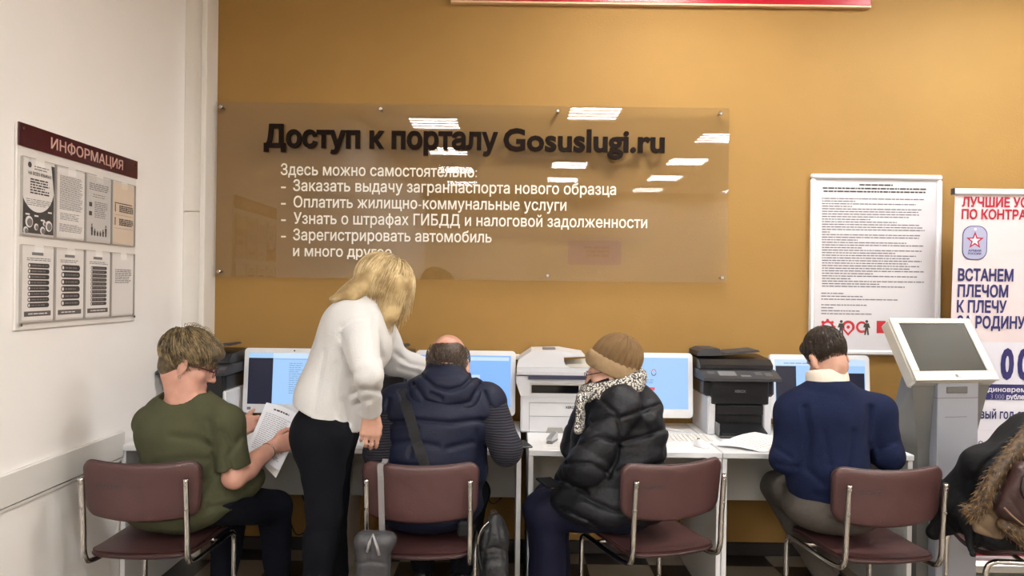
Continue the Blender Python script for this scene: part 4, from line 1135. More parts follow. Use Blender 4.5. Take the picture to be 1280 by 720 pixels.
def hand_ops(S, wrist, d, palm_n, side, curls=((20, 25, 15),)*4, thumb=(0.5, 0.75, 0.35), sc=1.0, spread=4, tuck=0.3):
    """d towards the fingers, palm_n out of the palm, side +1 when the thumb is at cross(d, palm_n)"""
    d = nrm(d); n = nrm(np.asarray(palm_n, float)-d*np.dot(palm_n, d)); t = np.cross(d, n)*side; w = np.asarray(wrist, float)
    L = lambda x, y, z: w+sc*(x*t+y*d+z*n)   # x to the thumb side, y to the fingers, z out of the palm
    S.u(p_econe(L(0, -0.01, 0), L(0.002, 0.025, 0), (0.027*sc, 0.02*sc), (0.034*sc, 0.016*sc), t), 0.015)
    S.u(p_econe(L(0.001, 0.03, 0), L(0.001, 0.078, 0.0), (0.035*sc, 0.0155*sc), (0.0385*sc, 0.0125*sc), t), 0.012)
    for i, (fx, fy, fl, fr_) in enumerate(FINGERS):
        c = curls[i if len(curls) > 1 else 0]; p = L(fx, 0.083+fy, 0.001); a = 0.0; seg = (0.46, 0.31, 0.23)
        sp = math.radians(spread*(1.5-i)); r0 = fr_
        pts = [L(fx*0.85, 0.05+fy, 0.0), p]; rs = [fr_*1.05*sc, fr_*1.05*sc]
        for j in range(3):
            a += math.radians(c[j])
            v = (d*math.cos(sp)+t*math.sin(sp))*math.cos(a)+n*math.sin(a)
            p = p+v*fl*seg[j]*sc; pts.append(p); rs.append(fr_*(0.97, 0.9, 0.76)[j]*sc)
        for j in range(len(pts)-1): S.u(p_cone(pts[j], pts[j+1], rs[j], rs[j+1]), 0.004 if j else 0.008)
    b = L(0.024, 0.018, 0.006); v1 = nrm(t*thumb[0]+d*thumb[1]+n*thumb[2]); m = b+v1*0.042*sc
    v2 = nrm(v1+(-t)*tuck+n*tuck*0.4+d*0.25); e1 = m+v2*0.034*sc; v3 = nrm(v2-t*tuck*0.6+d*0.2); e2 = e1+v3*0.026*sc
    for a_, b_, r1, r2 in ((b, m, 0.0135, 0.0115), (m, e1, 0.011, 0.01), (e1, e2, 0.0098, 0.0078)): S.u(p_cone(a_, b_, r1*sc, r2*sc), 0.006)
def strand_mesh(mb, pts, r0, r1, mi=0):
    n = len(pts); rs = [r0+(r1-r0)*(i/(n-1))**1.5 for i in range(n)]
    mb.tube(pts, rs, 4, mi, cap=False)
def hair_strands(H, rad, cen, n, crown, length, seeds, keep, gravity=0.0, lift=0.004, r=0.0018, nseg=8, curl=0.0, flow=None, side=0.12):
    """strands that start on a scalp ellipsoid (rad, centre cen in head frame) and run away from the crown along it"""
    rng = np.random.RandomState(seeds); mb = MB(); rad = np.array(rad); cen = np.array(cen); crown = nrm(crown)
    made = 0; tries = 0
    down_l = np.array([H.r[2], H.f[2], H.u[2]])*-1.0
    while made < n and tries < n*12:
        tries += 1
        d = nrm(rng.normal(size=3))
        if not keep(cen+d*rad): continue
        p = cen+d*rad*(1+rng.uniform(-0.01, 0.03)); pts = []; L = length*(0.7+0.5*rng.rand())
        lift_i = lift*(0.3+1.2*rng.rand()); sd = rng.normal()*side
        for k in range(nseg+1):
            pts.append(H(*p)); q = nrm((p-cen)/rad/rad)
            t = q*np.dot(q, crown)-crown; t = t/(np.linalg.norm(t)+1e-3)
            if flow is not None: t = nrm(t+np.array(flow(p))); t = t-q*np.dot(t, q)*0.9
            t = nrm(t+np.cross(q, t)*sd)
            g = min(1.0, gravity*k/nseg*2)
            v = nrm(t*(1-g)+down_l*g+rng.normal(size=3)*curl)
            p = p+v*L/nseg
            e = (p-cen)/rad; le = np.linalg.norm(e); m = 1.0+lift_i/0.09
            if le < m or g == 0: p = cen+e/le*rad*m
        strand_mesh(mb, pts, r, r*0.25, rng.randint(0, 2)); made += 1
    return mb
def shoe(name, heel, toe, up, mats, parent, origin, sc=1.0):
    """low shoe: upper and sole; heel and toe are the ends of the sole line"""
    heel, toe = np.asarray(heel, float), np.asarray(toe, float); f = nrm(toe-heel); F = Fr(heel, f, up); L = np.linalg.norm(toe-heel)
    S = Solid()
    S.u(p_econe(F(0, 0.035, 0.04), F(0, L*0.55, 0.035), (0.036*sc, 0.04*sc), (0.043*sc, 0.034*sc), F.r), 0.01)
    S.u(p_econe(F(0, L*0.5, 0.03), F(0, L-0.05, 0.022), (0.044*sc, 0.032*sc), (0.038*sc, 0.022*sc), F.r), 0.03)
    S.u(p_econe(F(0, 0.045, 0.05), F(0, 0.05, 0.085), (0.036*sc, 0.044*sc), (0.038*sc, 0.046*sc), F.r), 0.02)
    S.cut(F(0, L/2, 0.008), -F.u, 0.4)
    o = solid_obj(name, S, 0.006, mats[0], parent, origin)
    So = Solid(); So.u(p_econe(F(0, 0.035, 0.005), F(0, L-0.045, 0.005), (0.038*sc, 0.012), (0.043*sc, 0.012), F.r), 0.0)
    So.cut(F(0, L/2, 0.0), -F.u, 0.4).cut(F(0, L/2, 0.012), F.u, 0.4)
    solid_obj('sole', So, 0.005, mats[1], o, origin)
    return o

# ================================================================== PEOPLE
def person(label, S, h, mats, origin, mfn):
    o = solid_obj('person', S, h, mats, None, origin, mfn)
    return tag(o, label, 'person')
def torso_legs(S, pel, wai, che, nk, shs, legs, side, sc=1.0):
    """trunk and legs of a clothed body, a little slimmer than its clothes"""
    sc = sc*0.88
    S.u(p_econe(pel, wai, (0.14*sc, 0.1*sc), (0.13*sc, 0.1*sc), side), 0.05); S.u(p_econe(wai, che, (0.13*sc, 0.1*sc), (0.145*sc, 0.1*sc), side), 0.05)
    S.u(p_econe(che, nk, (0.14*sc, 0.09*sc), (0.055, 0.055), side), 0.04)
    for sh in shs: S.u(p_cone(nk+(che-nk)*0.3, sh, 0.045, 0.036), 0.03)
    for hip, kn, an in legs:
        S.u(p_cone(hip, kn, 0.072*sc, 0.05*sc), 0.04); S.u(p_cone(kn, an, 0.048*sc, 0.034*sc), 0.02)
def arm(S, sh, el, wr, ru=0.044, re=0.038, rw=0.027, k=0.02):
    S.u(p_cone(sh, sh+(el-sh)*0.7, 0.036, 0.036), k); S.u(p_cone(sh+(el-sh)*0.7, el, 0.036, re), k); S.u(p_cone(el, el+(wr-el)*0.3, re, re*1.05), k); S.u(p_cone(el+(wr-el)*0.3, wr, re*1.05, rw), k)
SKINM = [M_SKIN, M_LIPS, M_EYE, M_IRIS]

# ---------------------------------------------------------------- woman in green, seated, reading
def green_woman():
    O = A(-1.36, 3.05, 0)
    f = nrm(A(0.3, 0.95, 0)); r = A(f[1], -f[0], 0)
    pel, wai, che, nk = A(-1.37, 3.10, 0.6), A(-1.34, 3.11, 0.75), A(-1.345, 3.09, 0.93), A(-1.355, 3.07, 1.055)
    shL, shR = at(190, 527, 3.16), at(281, 530, 3.0)
    elL, wrL = at(248, 585, 3.3), at(297, 541, 3.385)
    elR, wrR = at(293, 596, 3.02), at(341, 559, 3.24)
    hipL, hipR = A(-1.475, 3.14, 0.585), A(-1.25, 3.12, 0.588); knL, knR = A(-1.31, 3.5, 0.5), at(343, 635, 3.44)
    anL, anR = A(-1.33, 3.44, 0.09), A(-1.09, 3.5, 0.09)
    H = Fr(A(-1.345, 3.085, 1.168), (0.87, 0.3, -0.40), (0, 0, 1), 1.05)
    S = Solid(); head_ops(S, H, nk, fat=1.12, neck_r=0.062)
    S.u(p_ell(H(0, 0.035, -0.1), A(0.05, 0.05, 0.035), H.ax), 0.03)
    torso_legs(S, pel, wai, che, nk, (shL, shR), ((hipL, knL, anL), (hipR, knR, anR)), r, 1.1)
    arm(S, shR, elR, wrR, 0.055, 0.047, 0.03); arm(S, shL, elL, wrL, 0.055, 0.045, 0.03)
    hand_ops(S, wrR, A(0.72, 0.5, 0.22), A(-0.5, 0.85, 0.0), 1, ((40, 55, 35), (45, 58, 35), (50, 60, 35), (55, 60, 35)), (0.4, 0.8, 0.45), 1.05, 0, 0.4)
    hand_ops(S, wrL, A(0.72, 0.3, 0.45), nrm(A(0.1, 0.85, -0.5)), 1, ((38, 45, 30), (42, 50, 30), (46, 52, 30), (50, 55, 30)), (0.45, 0.8, -0.15), 1.0, 0, 0.15)
    P = person('person with short fair hair in green T-shirt, seated reading a form by left wall', S, 0.0052, [M_SKINR, M_LIPS, M_EYE, M_IRIS], O, face_mat(H))
    # T-shirt
    T = Solid()
    T.u(p_ell(A(-1.375, 3.10, 0.59), A(0.235, 0.2, 0.12)), 0.0); T.u(p_ell(A(-1.33, 3.14, 0.72), A(0.222, 0.2, 0.17)), 0.06)
    T.u(p_ell(A(-1.348, 3.09, 0.875), A(0.212, 0.15, 0.16)), 0.07); T.u(p_econe(A(-1.35, 3.1, 0.9), nk+A(0, 0, -0.025), (0.19, 0.12), (0.085, 0.07), r), 0.05)
    T.u(p_cone(nk+A(-0.05, 0.01, -0.05), shL+A(0.0, 0, 0.0), 0.06, 0.066), 0.05); T.u(p_cone(nk+A(0.05, -0.01, -0.05), shR+A(-0.0, 0, 0), 0.06, 0.07), 0.05)
    T.u(p_ell(A(-1.24, 3.24, 0.64), A(0.16, 0.14, 0.1)), 0.05)
    for sh, el, r0, r1 in ((shL, elL, 0.068, 0.072), (shR, elR, 0.07, 0.074)): T.u(clip(p_cone(sh, el, r0, r1), sh+(el-sh)*0.84, el-sh), 0.022)
    T.sub(p_econe(nk+A(0.0, -0.005, 0.005), nk+A(0.0, 0.0, 0.1), (0.1, 0.085), (0.15, 0.14), r), 0.012)
    T.disp = add_disp(folds(3, 9, 0.005, (1, 1, 0.8)), folds(4, 24, 0.0026, (1, 1, 0.7)),
        seams([[(262, 528), (270, 556), (262, 590), (250, 618)], [(268, 560), (242, 548), (214, 545)], [(266, 575), (232, 574), (196, 580)]], 0.017, -0.011, 3.06),
        seams([[(262, 600), (230, 606)], [(318, 632), (286, 652), (250, 668)], [(326, 618), (296, 630), (262, 634)], [(300, 548), (284, 572), (290, 590)], [(276, 540), (292, 556)]], 0.012, -0.011, 3.2))
    solid_obj('t_shirt', T, 0.0062, mat('olive_cotton', rgb(72, 73, 53), 0.95, bump=0.15, scale=260, var=0.05, vscale=14, spec=0.2), P, O)
    J = Solid()
    J.u(p_ell(A(-1.37, 3.10, 0.585), A(0.215, 0.175, 0.1)), 0.0)
    for a, b, c in ((hipL, knL, anL), (hipR, knR, anR)): J.u(p_cone(a, b, 0.098, 0.08), 0.05); J.u(p_cone(b, c, 0.078, 0.058), 0.025); J.cut(c+A(0, 0, 0.005), A(0, 0, -1), 0.12)
    J.disp = add_disp(folds(7, 12, 0.005, (1, 1, 1)))
    solid_obj('jeans', J, 0.0075, mat('dark_navy_denim', rgb(14, 16, 26), 0.9, spec=0.15, bump=0.2, scale=300, var=0.15, vscale=12), P, O)
    for an, dx in ((anL, 0.0), (anR, 0.02)): shoe('shoe', A(an[0], an[1]-0.07, 0.0), A(an[0]+dx, an[1]+0.2, 0.0), (0, 0, 1), [M_BLACKP, M_SOLE], P, O)
    # hair: short layered crop
    Hs = Solid(); Hs.u(p_ell(H(0, -0.016, 0.045), A(0.088, 0.108, 0.092)*1.04, H.ax), 0); Hs.u(p_ell(H(0, -0.055, -0.02), A(0.066, 0.056, 0.07), H.ax), 0.03); Hs.u(p_ell(H(0, 0.065, 0.075), A(0.065, 0.05, 0.04), H.ax), 0.03)
    Hs.sub(p_ell(H(0, 0.115, -0.055), A(0.11, 0.085, 0.115), H.ax), 0.02)
    for s in (-1, 1): Hs.sub(p_ell(H(s*0.095, 0.012, -0.03), A(0.035, 0.033, 0.052), H.ax), 0.012)
    Hs.sub(p_box(H(0, 0, -0.175), A(0.2, 0.2, 0.085), H.ax), 0.04)
    Hs.disp = in_head(H, folds(11, 60, 0.002, (1, 0.5, 0.35)))
    hm = [hairmat('hair_ash_blond', rgb(112, 94, 66), rgb(158, 138, 100), 40), hairmat('hair_ash_dark', rgb(64, 54, 42), rgb(104, 90, 66), 40)]
    hb = solid_obj('hair', Hs, 0.005, hm[1], P, O)
    keep = lambda p: p[2] > -0.075 and not (p[1] > 0.035 and p[2] < 0.045) and not (abs(p[0]) > 0.06 and -0.03 < p[1] < 0.05 and p[2] < 0.02)
    mb = hair_strands(H, (0.09, 0.11, 0.094), (0, -0.016, 0.045), 1500, (-0.15, -0.55, 1), 0.07, 5, keep, 0.0, 0.005, 0.0015, 7, 0.012, flow=lambda p: (0.1, 0.75 if p[1] > -0.05 else 0.15, -0.25))
    m2 = hair_strands(H, (0.092, 0.112, 0.097), (0, -0.016, 0.045), 60, (-0.15, -0.55, 1), 0.045, 6, lambda p: p[2] > 0.1, 0.0, 0.012, 0.0013, 5, 0.03, flow=lambda p: (0, 0.5, 0.15))
    mb.add(m2.v, m2.f); mb.v = [tuple(np.array(v)-O) for v in mb.v]; mb.build('hair_strands', hm, hb, True)
    # glasses
    G = MB(); gm = mat('glasses_frame', rgb(70, 22, 24), 0.3)
    for s in (-1, 1):
        G.tube([H(s*0.083, -0.005, 0.012), H(s*0.08, 0.05, 0.012), H(s*0.066, 0.104, 0.01)], 0.0034, 6)
        G.tube([H(s*(0.035+0.026*math.cos(a)), 0.108-0.006*abs(math.cos(a)) if s*math.cos(a) > 0 else 0.109, 0.004+0.018*math.sin(a)) for a in [6.283*i/20 for i in range(20)]], 0.0018, 6, closed=True)
    G.tube([H(-0.01, 0.109, 0.008), H(0, 0.114, 0.01), H(0.01, 0.109, 0.008)], 0.0018, 6)
    G.v = [tuple(np.array(v)-O) for v in G.v]; G.build('glasses', gm, P, True)
    B = MB(); d = nrm(elR-wrR); q = wrR+d*0.03; fr_ = Fr(q, d, (0, 0, 1))
    B.tube([fr_(0.034*math.cos(a), 0, 0.034*math.sin(a)) for a in [6.283*i/24 for i in range(24)]], 0.0022, 6, closed=True)
    E_ = H(0.085, -0.008, -0.046); B.tube([E_+A(0.006*math.cos(a), 0, 0.006*math.sin(a)-0.004) for a in [6.283*i/12 for i in range(12)]], 0.0012, 5, closed=True)
    B.v = [tuple(np.array(v)-O) for v in B.v]; B.build('bracelet_and_earring', M_SCREW, P, True)
    return H
green_woman()
pa = [at(307, 563, 3.255), at(349, 589, 3.23), at(380, 522, 3.40), at(333, 503, 3.44)]
sheet_grid('paper_sheet', pa, 'printed form held up in both hands by the woman in green', [M_PAPERB, M_INKL, M_INK], 10, 14, lambda s, t: 0.012*math.sin(math.pi*s)*(0.4+t),
           [(0.1, 0.9, 0.1, 0.82, 20, 0.009, 1), (0.25, 0.8, 0.87, 0.94, 1, 0.03, 2)])
sheet_grid('paper_sheet', [pa[0]+A(0.055, 0.02, -0.05), pa[1]+A(-0.02, 0.02, -0.035), pa[2]+A(0.0, 0.03, -0.005), pa[3]+A(0.0, 0.03, -0.01)], 'second sheet showing below the form in the hands of the woman in green', [M_PAPER, M_INKL], 6, 8)

# ---------------------------------------------------------------- standing woman in white sweater
def standing_woman():
    O = A(-0.74, 2.97, 0)
    f = nrm(A(0.9, 0.43, 0)); r = A(f[1], -f[0], 0)
    pel, wai, che, nk = at(408, 520, 2.98), at(416, 470, 2.99), at(440, 418, 3.01), at(460, 382, 3.03)
    shR, elR, wrR = at(446, 411, 2.86), at(460, 468, 2.69), at(464, 517, 2.83)
    shL, elL, wrL = at(474, 416, 3.17), at(490, 450, 3.28), at(551, 471, 3.40)
    hipR, hipL = A(-0.735, 2.9, 0.9), A(-0.74, 3.06, 0.9)
    knR, knL = at(405, 640, 2.9), at(413, 632, 3.06); anR, anL = A(-0.78, 2.92, 0.09), A(-0.72, 3.14, 0.09)
    H = Fr(at(479, 363, 3.06), (0.84, 0.33, -0.42), (0.1, 0, 1), 1.02)
    S = Solid(); head_ops(S, H, nk, fat=0.97, neck_r=0.05)
    torso_legs(S, pel, wai, che, nk, (shL, shR), ((hipL, knL, anL), (hipR, knR, anR)), r, 0.9)
    arm(S, shR, elR, wrR, 0.036, 0.027, 0.025); arm(S, shL, elL, wrL, 0.036, 0.03, 0.025)
    hand_ops(S, wrR, A(-0.08, 0.12, -1), A(-0.25, 0.95, 0.1), 1, ((14, 22, 16), (16, 26, 18), (18, 28, 18), (22, 30, 18)), (0.3, 0.9, 0.25), 1.0, 0, 0.25)
    hand_ops(S, wrL, A(0.9, 0.35, -0.25), A(0.1, 0.2, -1), 1, ((10, 15, 10), (40, 45, 30), (45, 50, 30), (48, 50, 30)), (0.5, 0.8, 0.2), 0.98, 2, 0.3)
    P = person('standing person with blonde hair in white sweater and black trousers, leaning towards a screen', S, 0.0052, SKINM, O, face_mat(H))
    T = Solid()
    T.u(p_econe(at(409, 552, 3.0), at(412, 496, 3.0), (0.168, 0.15), (0.162, 0.132), A(0, 1, 0)), 0); T.u(p_econe(at(412, 500, 3.0), at(440, 432, 3.0), (0.16, 0.13), (0.165, 0.148), A(0, 1, 0)), 0.05)
    T.cut(at(410, 524, 2.93), nrm(A(-0.42, 0, -1)), 0.45)
    T.u(p_ell(at(452, 433, 3.02), A(0.125, 0.15, 0.1)), 0.05); T.u(p_ell(at(442, 404, 3.0), A(0.118, 0.17, 0.1)), 0.06)
    T.u(p_cone(nk+A(-0.03, 0, -0.03), nk+A(0.0, 0, -0.0), 0.085, 0.072), 0.05)
    T.u(p_cone(shR+A(-.005, .03, .0), elR, 0.078, 0.06), 0.03); T.u(clip(p_cone(elR, wrR+(wrR-elR)*0.2, 0.06, 0.037), wrR+(elR-wrR)*0.02, wrR-elR), 0.018)
    T.u(p_cone(shL, elL, 0.075, 0.062), 0.04); T.u(clip(p_cone(elL, wrL, 0.062, 0.042), wrL+(elL-wrL)*0.05, wrL-elL), 0.03)
    T.u(clip(p_cone(wrR+(elR-wrR)*0.1, wrR, 0.043, 0.041), wrR+(elR-wrR)*0.02, wrR-elR), 0.004)
    T.sub(p_cone(nk+A(0.0, 0, 0.0), nk+A(0.06, 0.02, 0.12), 0.055, 0.06), 0.01)
    T.disp = add_disp(folds(21, 8, 0.007, (1, 1, 0.5)), folds(22, 22, 0.0035, (1, 1, 0.45)),
        seams([[(427, 418), (434, 445), (441, 480), (450, 512)], [(428, 410), (442, 402), (462, 398)], [(466, 398), (470, 424), (476, 446)]], 0.014, -0.009, 3.05),
        seams([[(440, 492), (456, 486), (478, 490)], [(444, 505), (462, 500)], [(438, 470), (455, 462)], [(405, 440), (398, 480), (392, 515)], [(422, 455), (416, 490), (420, 522)], [(430, 500), (436, 528)], [(494, 442), (512, 455), (530, 458)], [(500, 460), (522, 466)]], 0.012, -0.008, 3.4))
    sw = solid_obj('sweater', T, 0.0058, mat('white_knit', rgb(208, 207, 206), 0.95, bump=0.3, scale=200, var=0.02, spec=0.2), P, O)
    # rolled hem and cuff
    J = Solid()
    J.u(p_ell(A(-0.735, 2.98, 0.93), A(0.128, 0.155, 0.13)), 0); J.u(p_ell(A(-0.775, 2.98, 0.89), A(0.098, 0.145, 0.12)), 0.05)
    for a, b, c in ((hipL, knL, anL), (hipR, knR, anR)):
        J.u(p_cone(a, b, 0.1, 0.068), 0.045); J.u(p_cone(b, c, 0.066, 0.05), 0.03); J.u(p_cone(b+A(-.015, 0, -.1), b+A(-.02, 0, -.16), 0.058, 0.055), 0.04); J.cut(c, A(0, 0, -1), 0.1)
    J.cut(A(-0.74, 2.98, 1.03), A(0, 0, 1), 0.3)
    J.disp = add_disp(folds(24, 12, 0.003, (1, 1, 1.2)), folds(25, 30, 0.001, (0.5, 0.5, 2)))
    solid_obj('trousers', J, 0.0066, mat('black_jersey', rgb(11, 12, 18), 0.9, spec=0.15, bump=0.15, scale=300), P, O)
    for an in (anL, anR): shoe('shoe', an*[1,1,0]+A(-0.07, -0.02, 0), an*[1,1,0]+A(0.17, 0.07, 0), (0, 0, 1), [M_BLACKP, M_SOLE], P, O, 0.92)
    # hair
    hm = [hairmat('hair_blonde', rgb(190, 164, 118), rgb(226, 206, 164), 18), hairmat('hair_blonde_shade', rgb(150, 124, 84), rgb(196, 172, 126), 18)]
    Q = Solid(); Q.u(p_ell(H(0, -0.014, 0.045), A(0.092, 0.112, 0.096), H.ax), 0)
    Q.u(p_econe(H(0.072, 0.015, 0.05), H(0.07, 0.045, -0.085), (0.066, 0.03), (0.045, 0.02), H.f), 0.04); Q.u(p_econe(H(0.07, 0.04, -0.07), H(0.066, 0.055, -0.135), (0.042, 0.016), (0.022, 0.008), H.f), 0.03)
    Q.u(p_econe(H(-0.072, 0.0, 0.05), H(-0.075, 0.02, -0.09), (0.066, 0.03), (0.05, 0.022), H.f), 0.04)
    Q.u(p_econe(H(0, -0.075, 0.03), H(0.01, -0.11, -0.07), (0.085, 0.05), (0.08, 0.035), H.r), 0.04); Q.u(p_econe(H(0.01, -0.11, -0.06), H(0.02, -0.165, -0.115), (0.08, 0.035), (0.055, 0.016), H.r), 0.04)
    Q.sub(p_ell(H(0, 0.12, -0.05), A(0.058, 0.09, 0.105), H.ax), 0.015)
    Q.disp = in_head(H, folds(31, 60, 0.0025, (1, 1, 0.12)))
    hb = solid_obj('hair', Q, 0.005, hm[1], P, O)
    keep = lambda p: (p[1] < 0.06 or p[2] > 0.07) and p[2] > -0.09
    mb = hair_strands(H, (0.095, 0.115, 0.099), (0, -0.014, 0.045), 2600, (0.0, 0.1, 1), 0.2, 8, keep, 0.5, 0.006, 0.0016, 10, 0.008, side=0.07)
    mb.v = [tuple(np.array(v)-O) for v in mb.v]; mb.build('hair_strands', hm, hb, True)
standing_woman()

# ---------------------------------------------------------------- bald man in navy vest
def bald_man():
    O = A(-0.34, 3.1, 0); r = A(1, 0, 0)
    pel, wai, che, nk = A(-0.34, 3.14, 0.6), A(-0.33, 3.14, 0.76), A(-0.305, 3.13, 0.95), A(-0.28, 3.14, 1.085)
    shL, shR = at(494, 510, 3.13), at(609, 507, 3.13)
    elL, wrL = at(474, 565, 3.05), A(-0.42, 3.40, 0.832); elR, wrR = at(634, 562, 3.06), A(-0.03, 3.40, 0.832)
    hipL, hipR, knL, knR = A(-0.45, 3.2, 0.565), A(-0.22, 3.2, 0.565), A(-0.47, 3.62, 0.5), A(-0.17, 3.62, 0.5); anL, anR = A(-0.42, 3.66, 0.1), A(-0.24, 3.62, 0.1)
    H = Fr(at(560, 458, 3.17), (0.03, 0.85, -0.53), (0, 0, 1), 1.07)
    S = Solid(); head_ops(S, H, nk, fat=1.1, neck_r=0.066)
    torso_legs(S, pel, wai, che, nk, (shL, shR), ((hipL, knL, anL), (hipR, knR, anR)), r, 1.15)
    arm(S, shR, elR, wrR, 0.05, 0.042, 0.03); arm(S, shL, elL, wrL, 0.05, 0.042, 0.03)
    hand_ops(S, wrR, A(-0.12, 1, -0.08), A(0, 0, -1), -1, ((22, 28, 18),)*4, (0.6, 0.75, 0.1), 1.05)
    hand_ops(S, wrL, A(0.15, 1, -0.08), A(0, 0, -1), 1, ((22, 28, 18),)*4, (0.6, 0.75, 0.1), 1.05)
    P = person('person with bald crown in navy hooded vest over striped sleeves, seated facing away', S, 0.0056, [M_SKINR, M_LIPS, M_EYE, M_IRIS], O, face_mat(H))
    V = Solid()
    V.u(p_ell(A(-0.34, 3.13, 0.585), A(0.235, 0.19, 0.115)), 0); V.u(p_ell(A(-0.33, 3.14, 0.74), A(0.24, 0.195, 0.2)), 0.06); V.u(p_ell(A(-0.305, 3.13, 0.925), A(0.235, 0.17, 0.175)), 0.08)
    for sh, s in ((shL, -1), (shR, 1)): V.u(p_cone(nk+A(s*0.07, 0, -0.05), sh+A(-s*0.015, 0, 0.015), 0.075, 0.082), 0.05); V.u(p_cone(sh, sh+A(0, 0, -0.06), 0.08, 0.078), 0.04)
    V.u(p_econe(nk+A(0, 0, -0.06), nk+A(0.005, 0.015, 0.03), (0.12, 0.1), (0.088, 0.088), r), 0.05)
    V.disp = add_disp(folds(41, 8, 0.005, (1, 1, 1.2)), folds(42, 22, 0.0022, (0.7, 1, 1.4)),
        seams([[(478, 530), (520, 525), (560, 529), (600, 525), (624, 530)], [(502, 490), (508, 506)], [(605, 490), (618, 520), (622, 560), (624, 640)], [(486, 500), (478, 540), (476, 640)]], 0.009, -0.014, 3.2),
        seams([[(480, 556), (515, 552), (548, 558)], [(560, 560), (590, 553), (620, 558)], [(484, 580), (560, 588), (620, 578)], [(490, 610), (560, 616), (622, 606)], [(486, 640), (560, 650), (622, 640)], [(520, 535), (512, 570)], [(596, 540), (604, 575)]], 0.011, -0.009, 3.15))
    vm = mat('navy_padded_fabric', rgb(14, 20, 43), 0.64, bump=0.12, scale=160, var=0.1, vscale=22, spec=0.3)
    ve = solid_obj('padded_vest', V, 0.0068, vm, P, O)
    Ho = Solid()
    Ho.u(p_ell(nk+A(0.01, -0.085, -0.035), A(0.15, 0.07, 0.105)), 0); Ho.u(p_cone(nk+A(-0.115, -0.02, -0.01), nk+A(-0.07, 0.03, 0.03), 0.045, 0.03), 0.04); Ho.u(p_cone(nk+A(0.13, -0.02, -0.01), nk+A(0.08, 0.03, 0.03), 0.045, 0.03), 0.04)
    Ho.u(p_econe(nk+A(0.0, -0.03, 0.0), nk+A(0.004, -0.005, 0.04), (0.118, 0.088), (0.092, 0.087), r), 0.03)
    Ho.sub(p_cone(nk+A(0.005, 0.025, 0.02), nk+A(0.01, 0.05, 0.16), 0.07, 0.078), 0.015)
    Ho.disp = add_disp(folds(45, 13, 0.004), seams([[(518, 480), (532, 502), (560, 510), (588, 502), (600, 480)], [(528, 470), (544, 484), (560, 488), (578, 484), (592, 470)], [(540, 492), (552, 498)]], 0.008, -0.014, 3.2))
    solid_obj('hood', Ho, 0.006, vm, ve, O)
    sm = stripes('striped_knit', rgb(13, 13, 22), rgb(46, 44, 56), 30, 'Z', 0.3, 0.95, 1.2, 0.3)
    Z = Solid()
    for sh, el, wr in ((shL, elL, wrL), (shR, elR, wrR)):
        Z.u(p_cone(sh+(el-sh)*0.12, el, 0.078, 0.062), 0); Z.u(p_cone(el, wr, 0.062, 0.042), 0.03); Z.cut(wr, wr-el, 0.09)
    Z.disp = folds(48, 14, 0.004)
    solid_obj('striped_sleeves', Z, 0.006, sm, P, O)
    J = Solid(); J.u(p_ell(A(-0.335, 3.16, 0.57), A(0.205, 0.165, 0.095)), 0)
    for a, b, c in ((hipL, knL, anL), (hipR, knR, anR)): J.u(p_cone(a, b, 0.095, 0.075), 0.04); J.u(p_cone(b, c, 0.07, 0.055), 0.03); J.cut(c, A(0, 0, -1), 0.1)
    J.disp = folds(49, 12, 0.004)
    solid_obj('trousers', J, 0.008, mat('dark_navy_trousers', rgb(13, 13, 20), 0.9, spec=0.15), P, O)
    for an in (anL, anR): shoe('shoe', A(an[0], an[1]-0.08, 0), A(an[0]+(0.02 if an is anR else -0.02), an[1]+0.21, 0), (0, 0, 1), [M_BLACKP, M_SOLE], P, O, 1.05)
    hm = [hairmat('hair_brown_grey', rgb(58, 46, 38), rgb(104, 90, 78), 120), hairmat('hair_brown', rgb(46, 36, 30), rgb(84, 70, 60), 120)]
    Q = Solid(); Q.u(p_ell(H(0, -0.014, 0.03), A(0.0785, 0.0985, 0.0885)*1.07, H.ax), 0)
    Q.sub(p_ell(H(0, 0.0, 0.105), A(0.066, 0.135, 0.088)*1.07, H.ax), 0.01); Q.sub(p_box(H(0, 0.13, 0.0), A(0.2, 0.1, 0.3), H.ax), 0.01)
    for s in (-1, 1): Q.sub(p_ell(H(s*0.09, 0.002, -0.015), A(0.03, 0.03, 0.042), H.ax), 0.01)
    Q.sub(p_box(H(0, 0, -0.19), A(0.2, 0.2, 0.085), H.ax), 0.02); Q.disp = folds(50, 70, 0.0012)
    hb = solid_obj('hair', Q, 0.0045, hm[1], P, O)
    keep = lambda p: -0.1 < p[2] < 0.06 and p[1] < 0.03 and not (p[2] > 0.025 and abs(p[0]) < 0.06) and not (abs(p[0]) > 0.06 and -0.025 < p[1] and p[2] < 0.015)
    mb = hair_strands(H, (0.085, 0.106, 0.095), (0, -0.014, 0.03), 500, (0, 0.3, 1), 0.03, 9, keep, 0.0, 0.003, 0.0014, 4, 0.05)
    mb.v = [tuple(np.array(v)-O) for v in mb.v]; mb.build('hair_strands', hm, hb, True)
    # shoulder strap of his bag across the back


    return P, ve
BM, BVEST = bald_man()

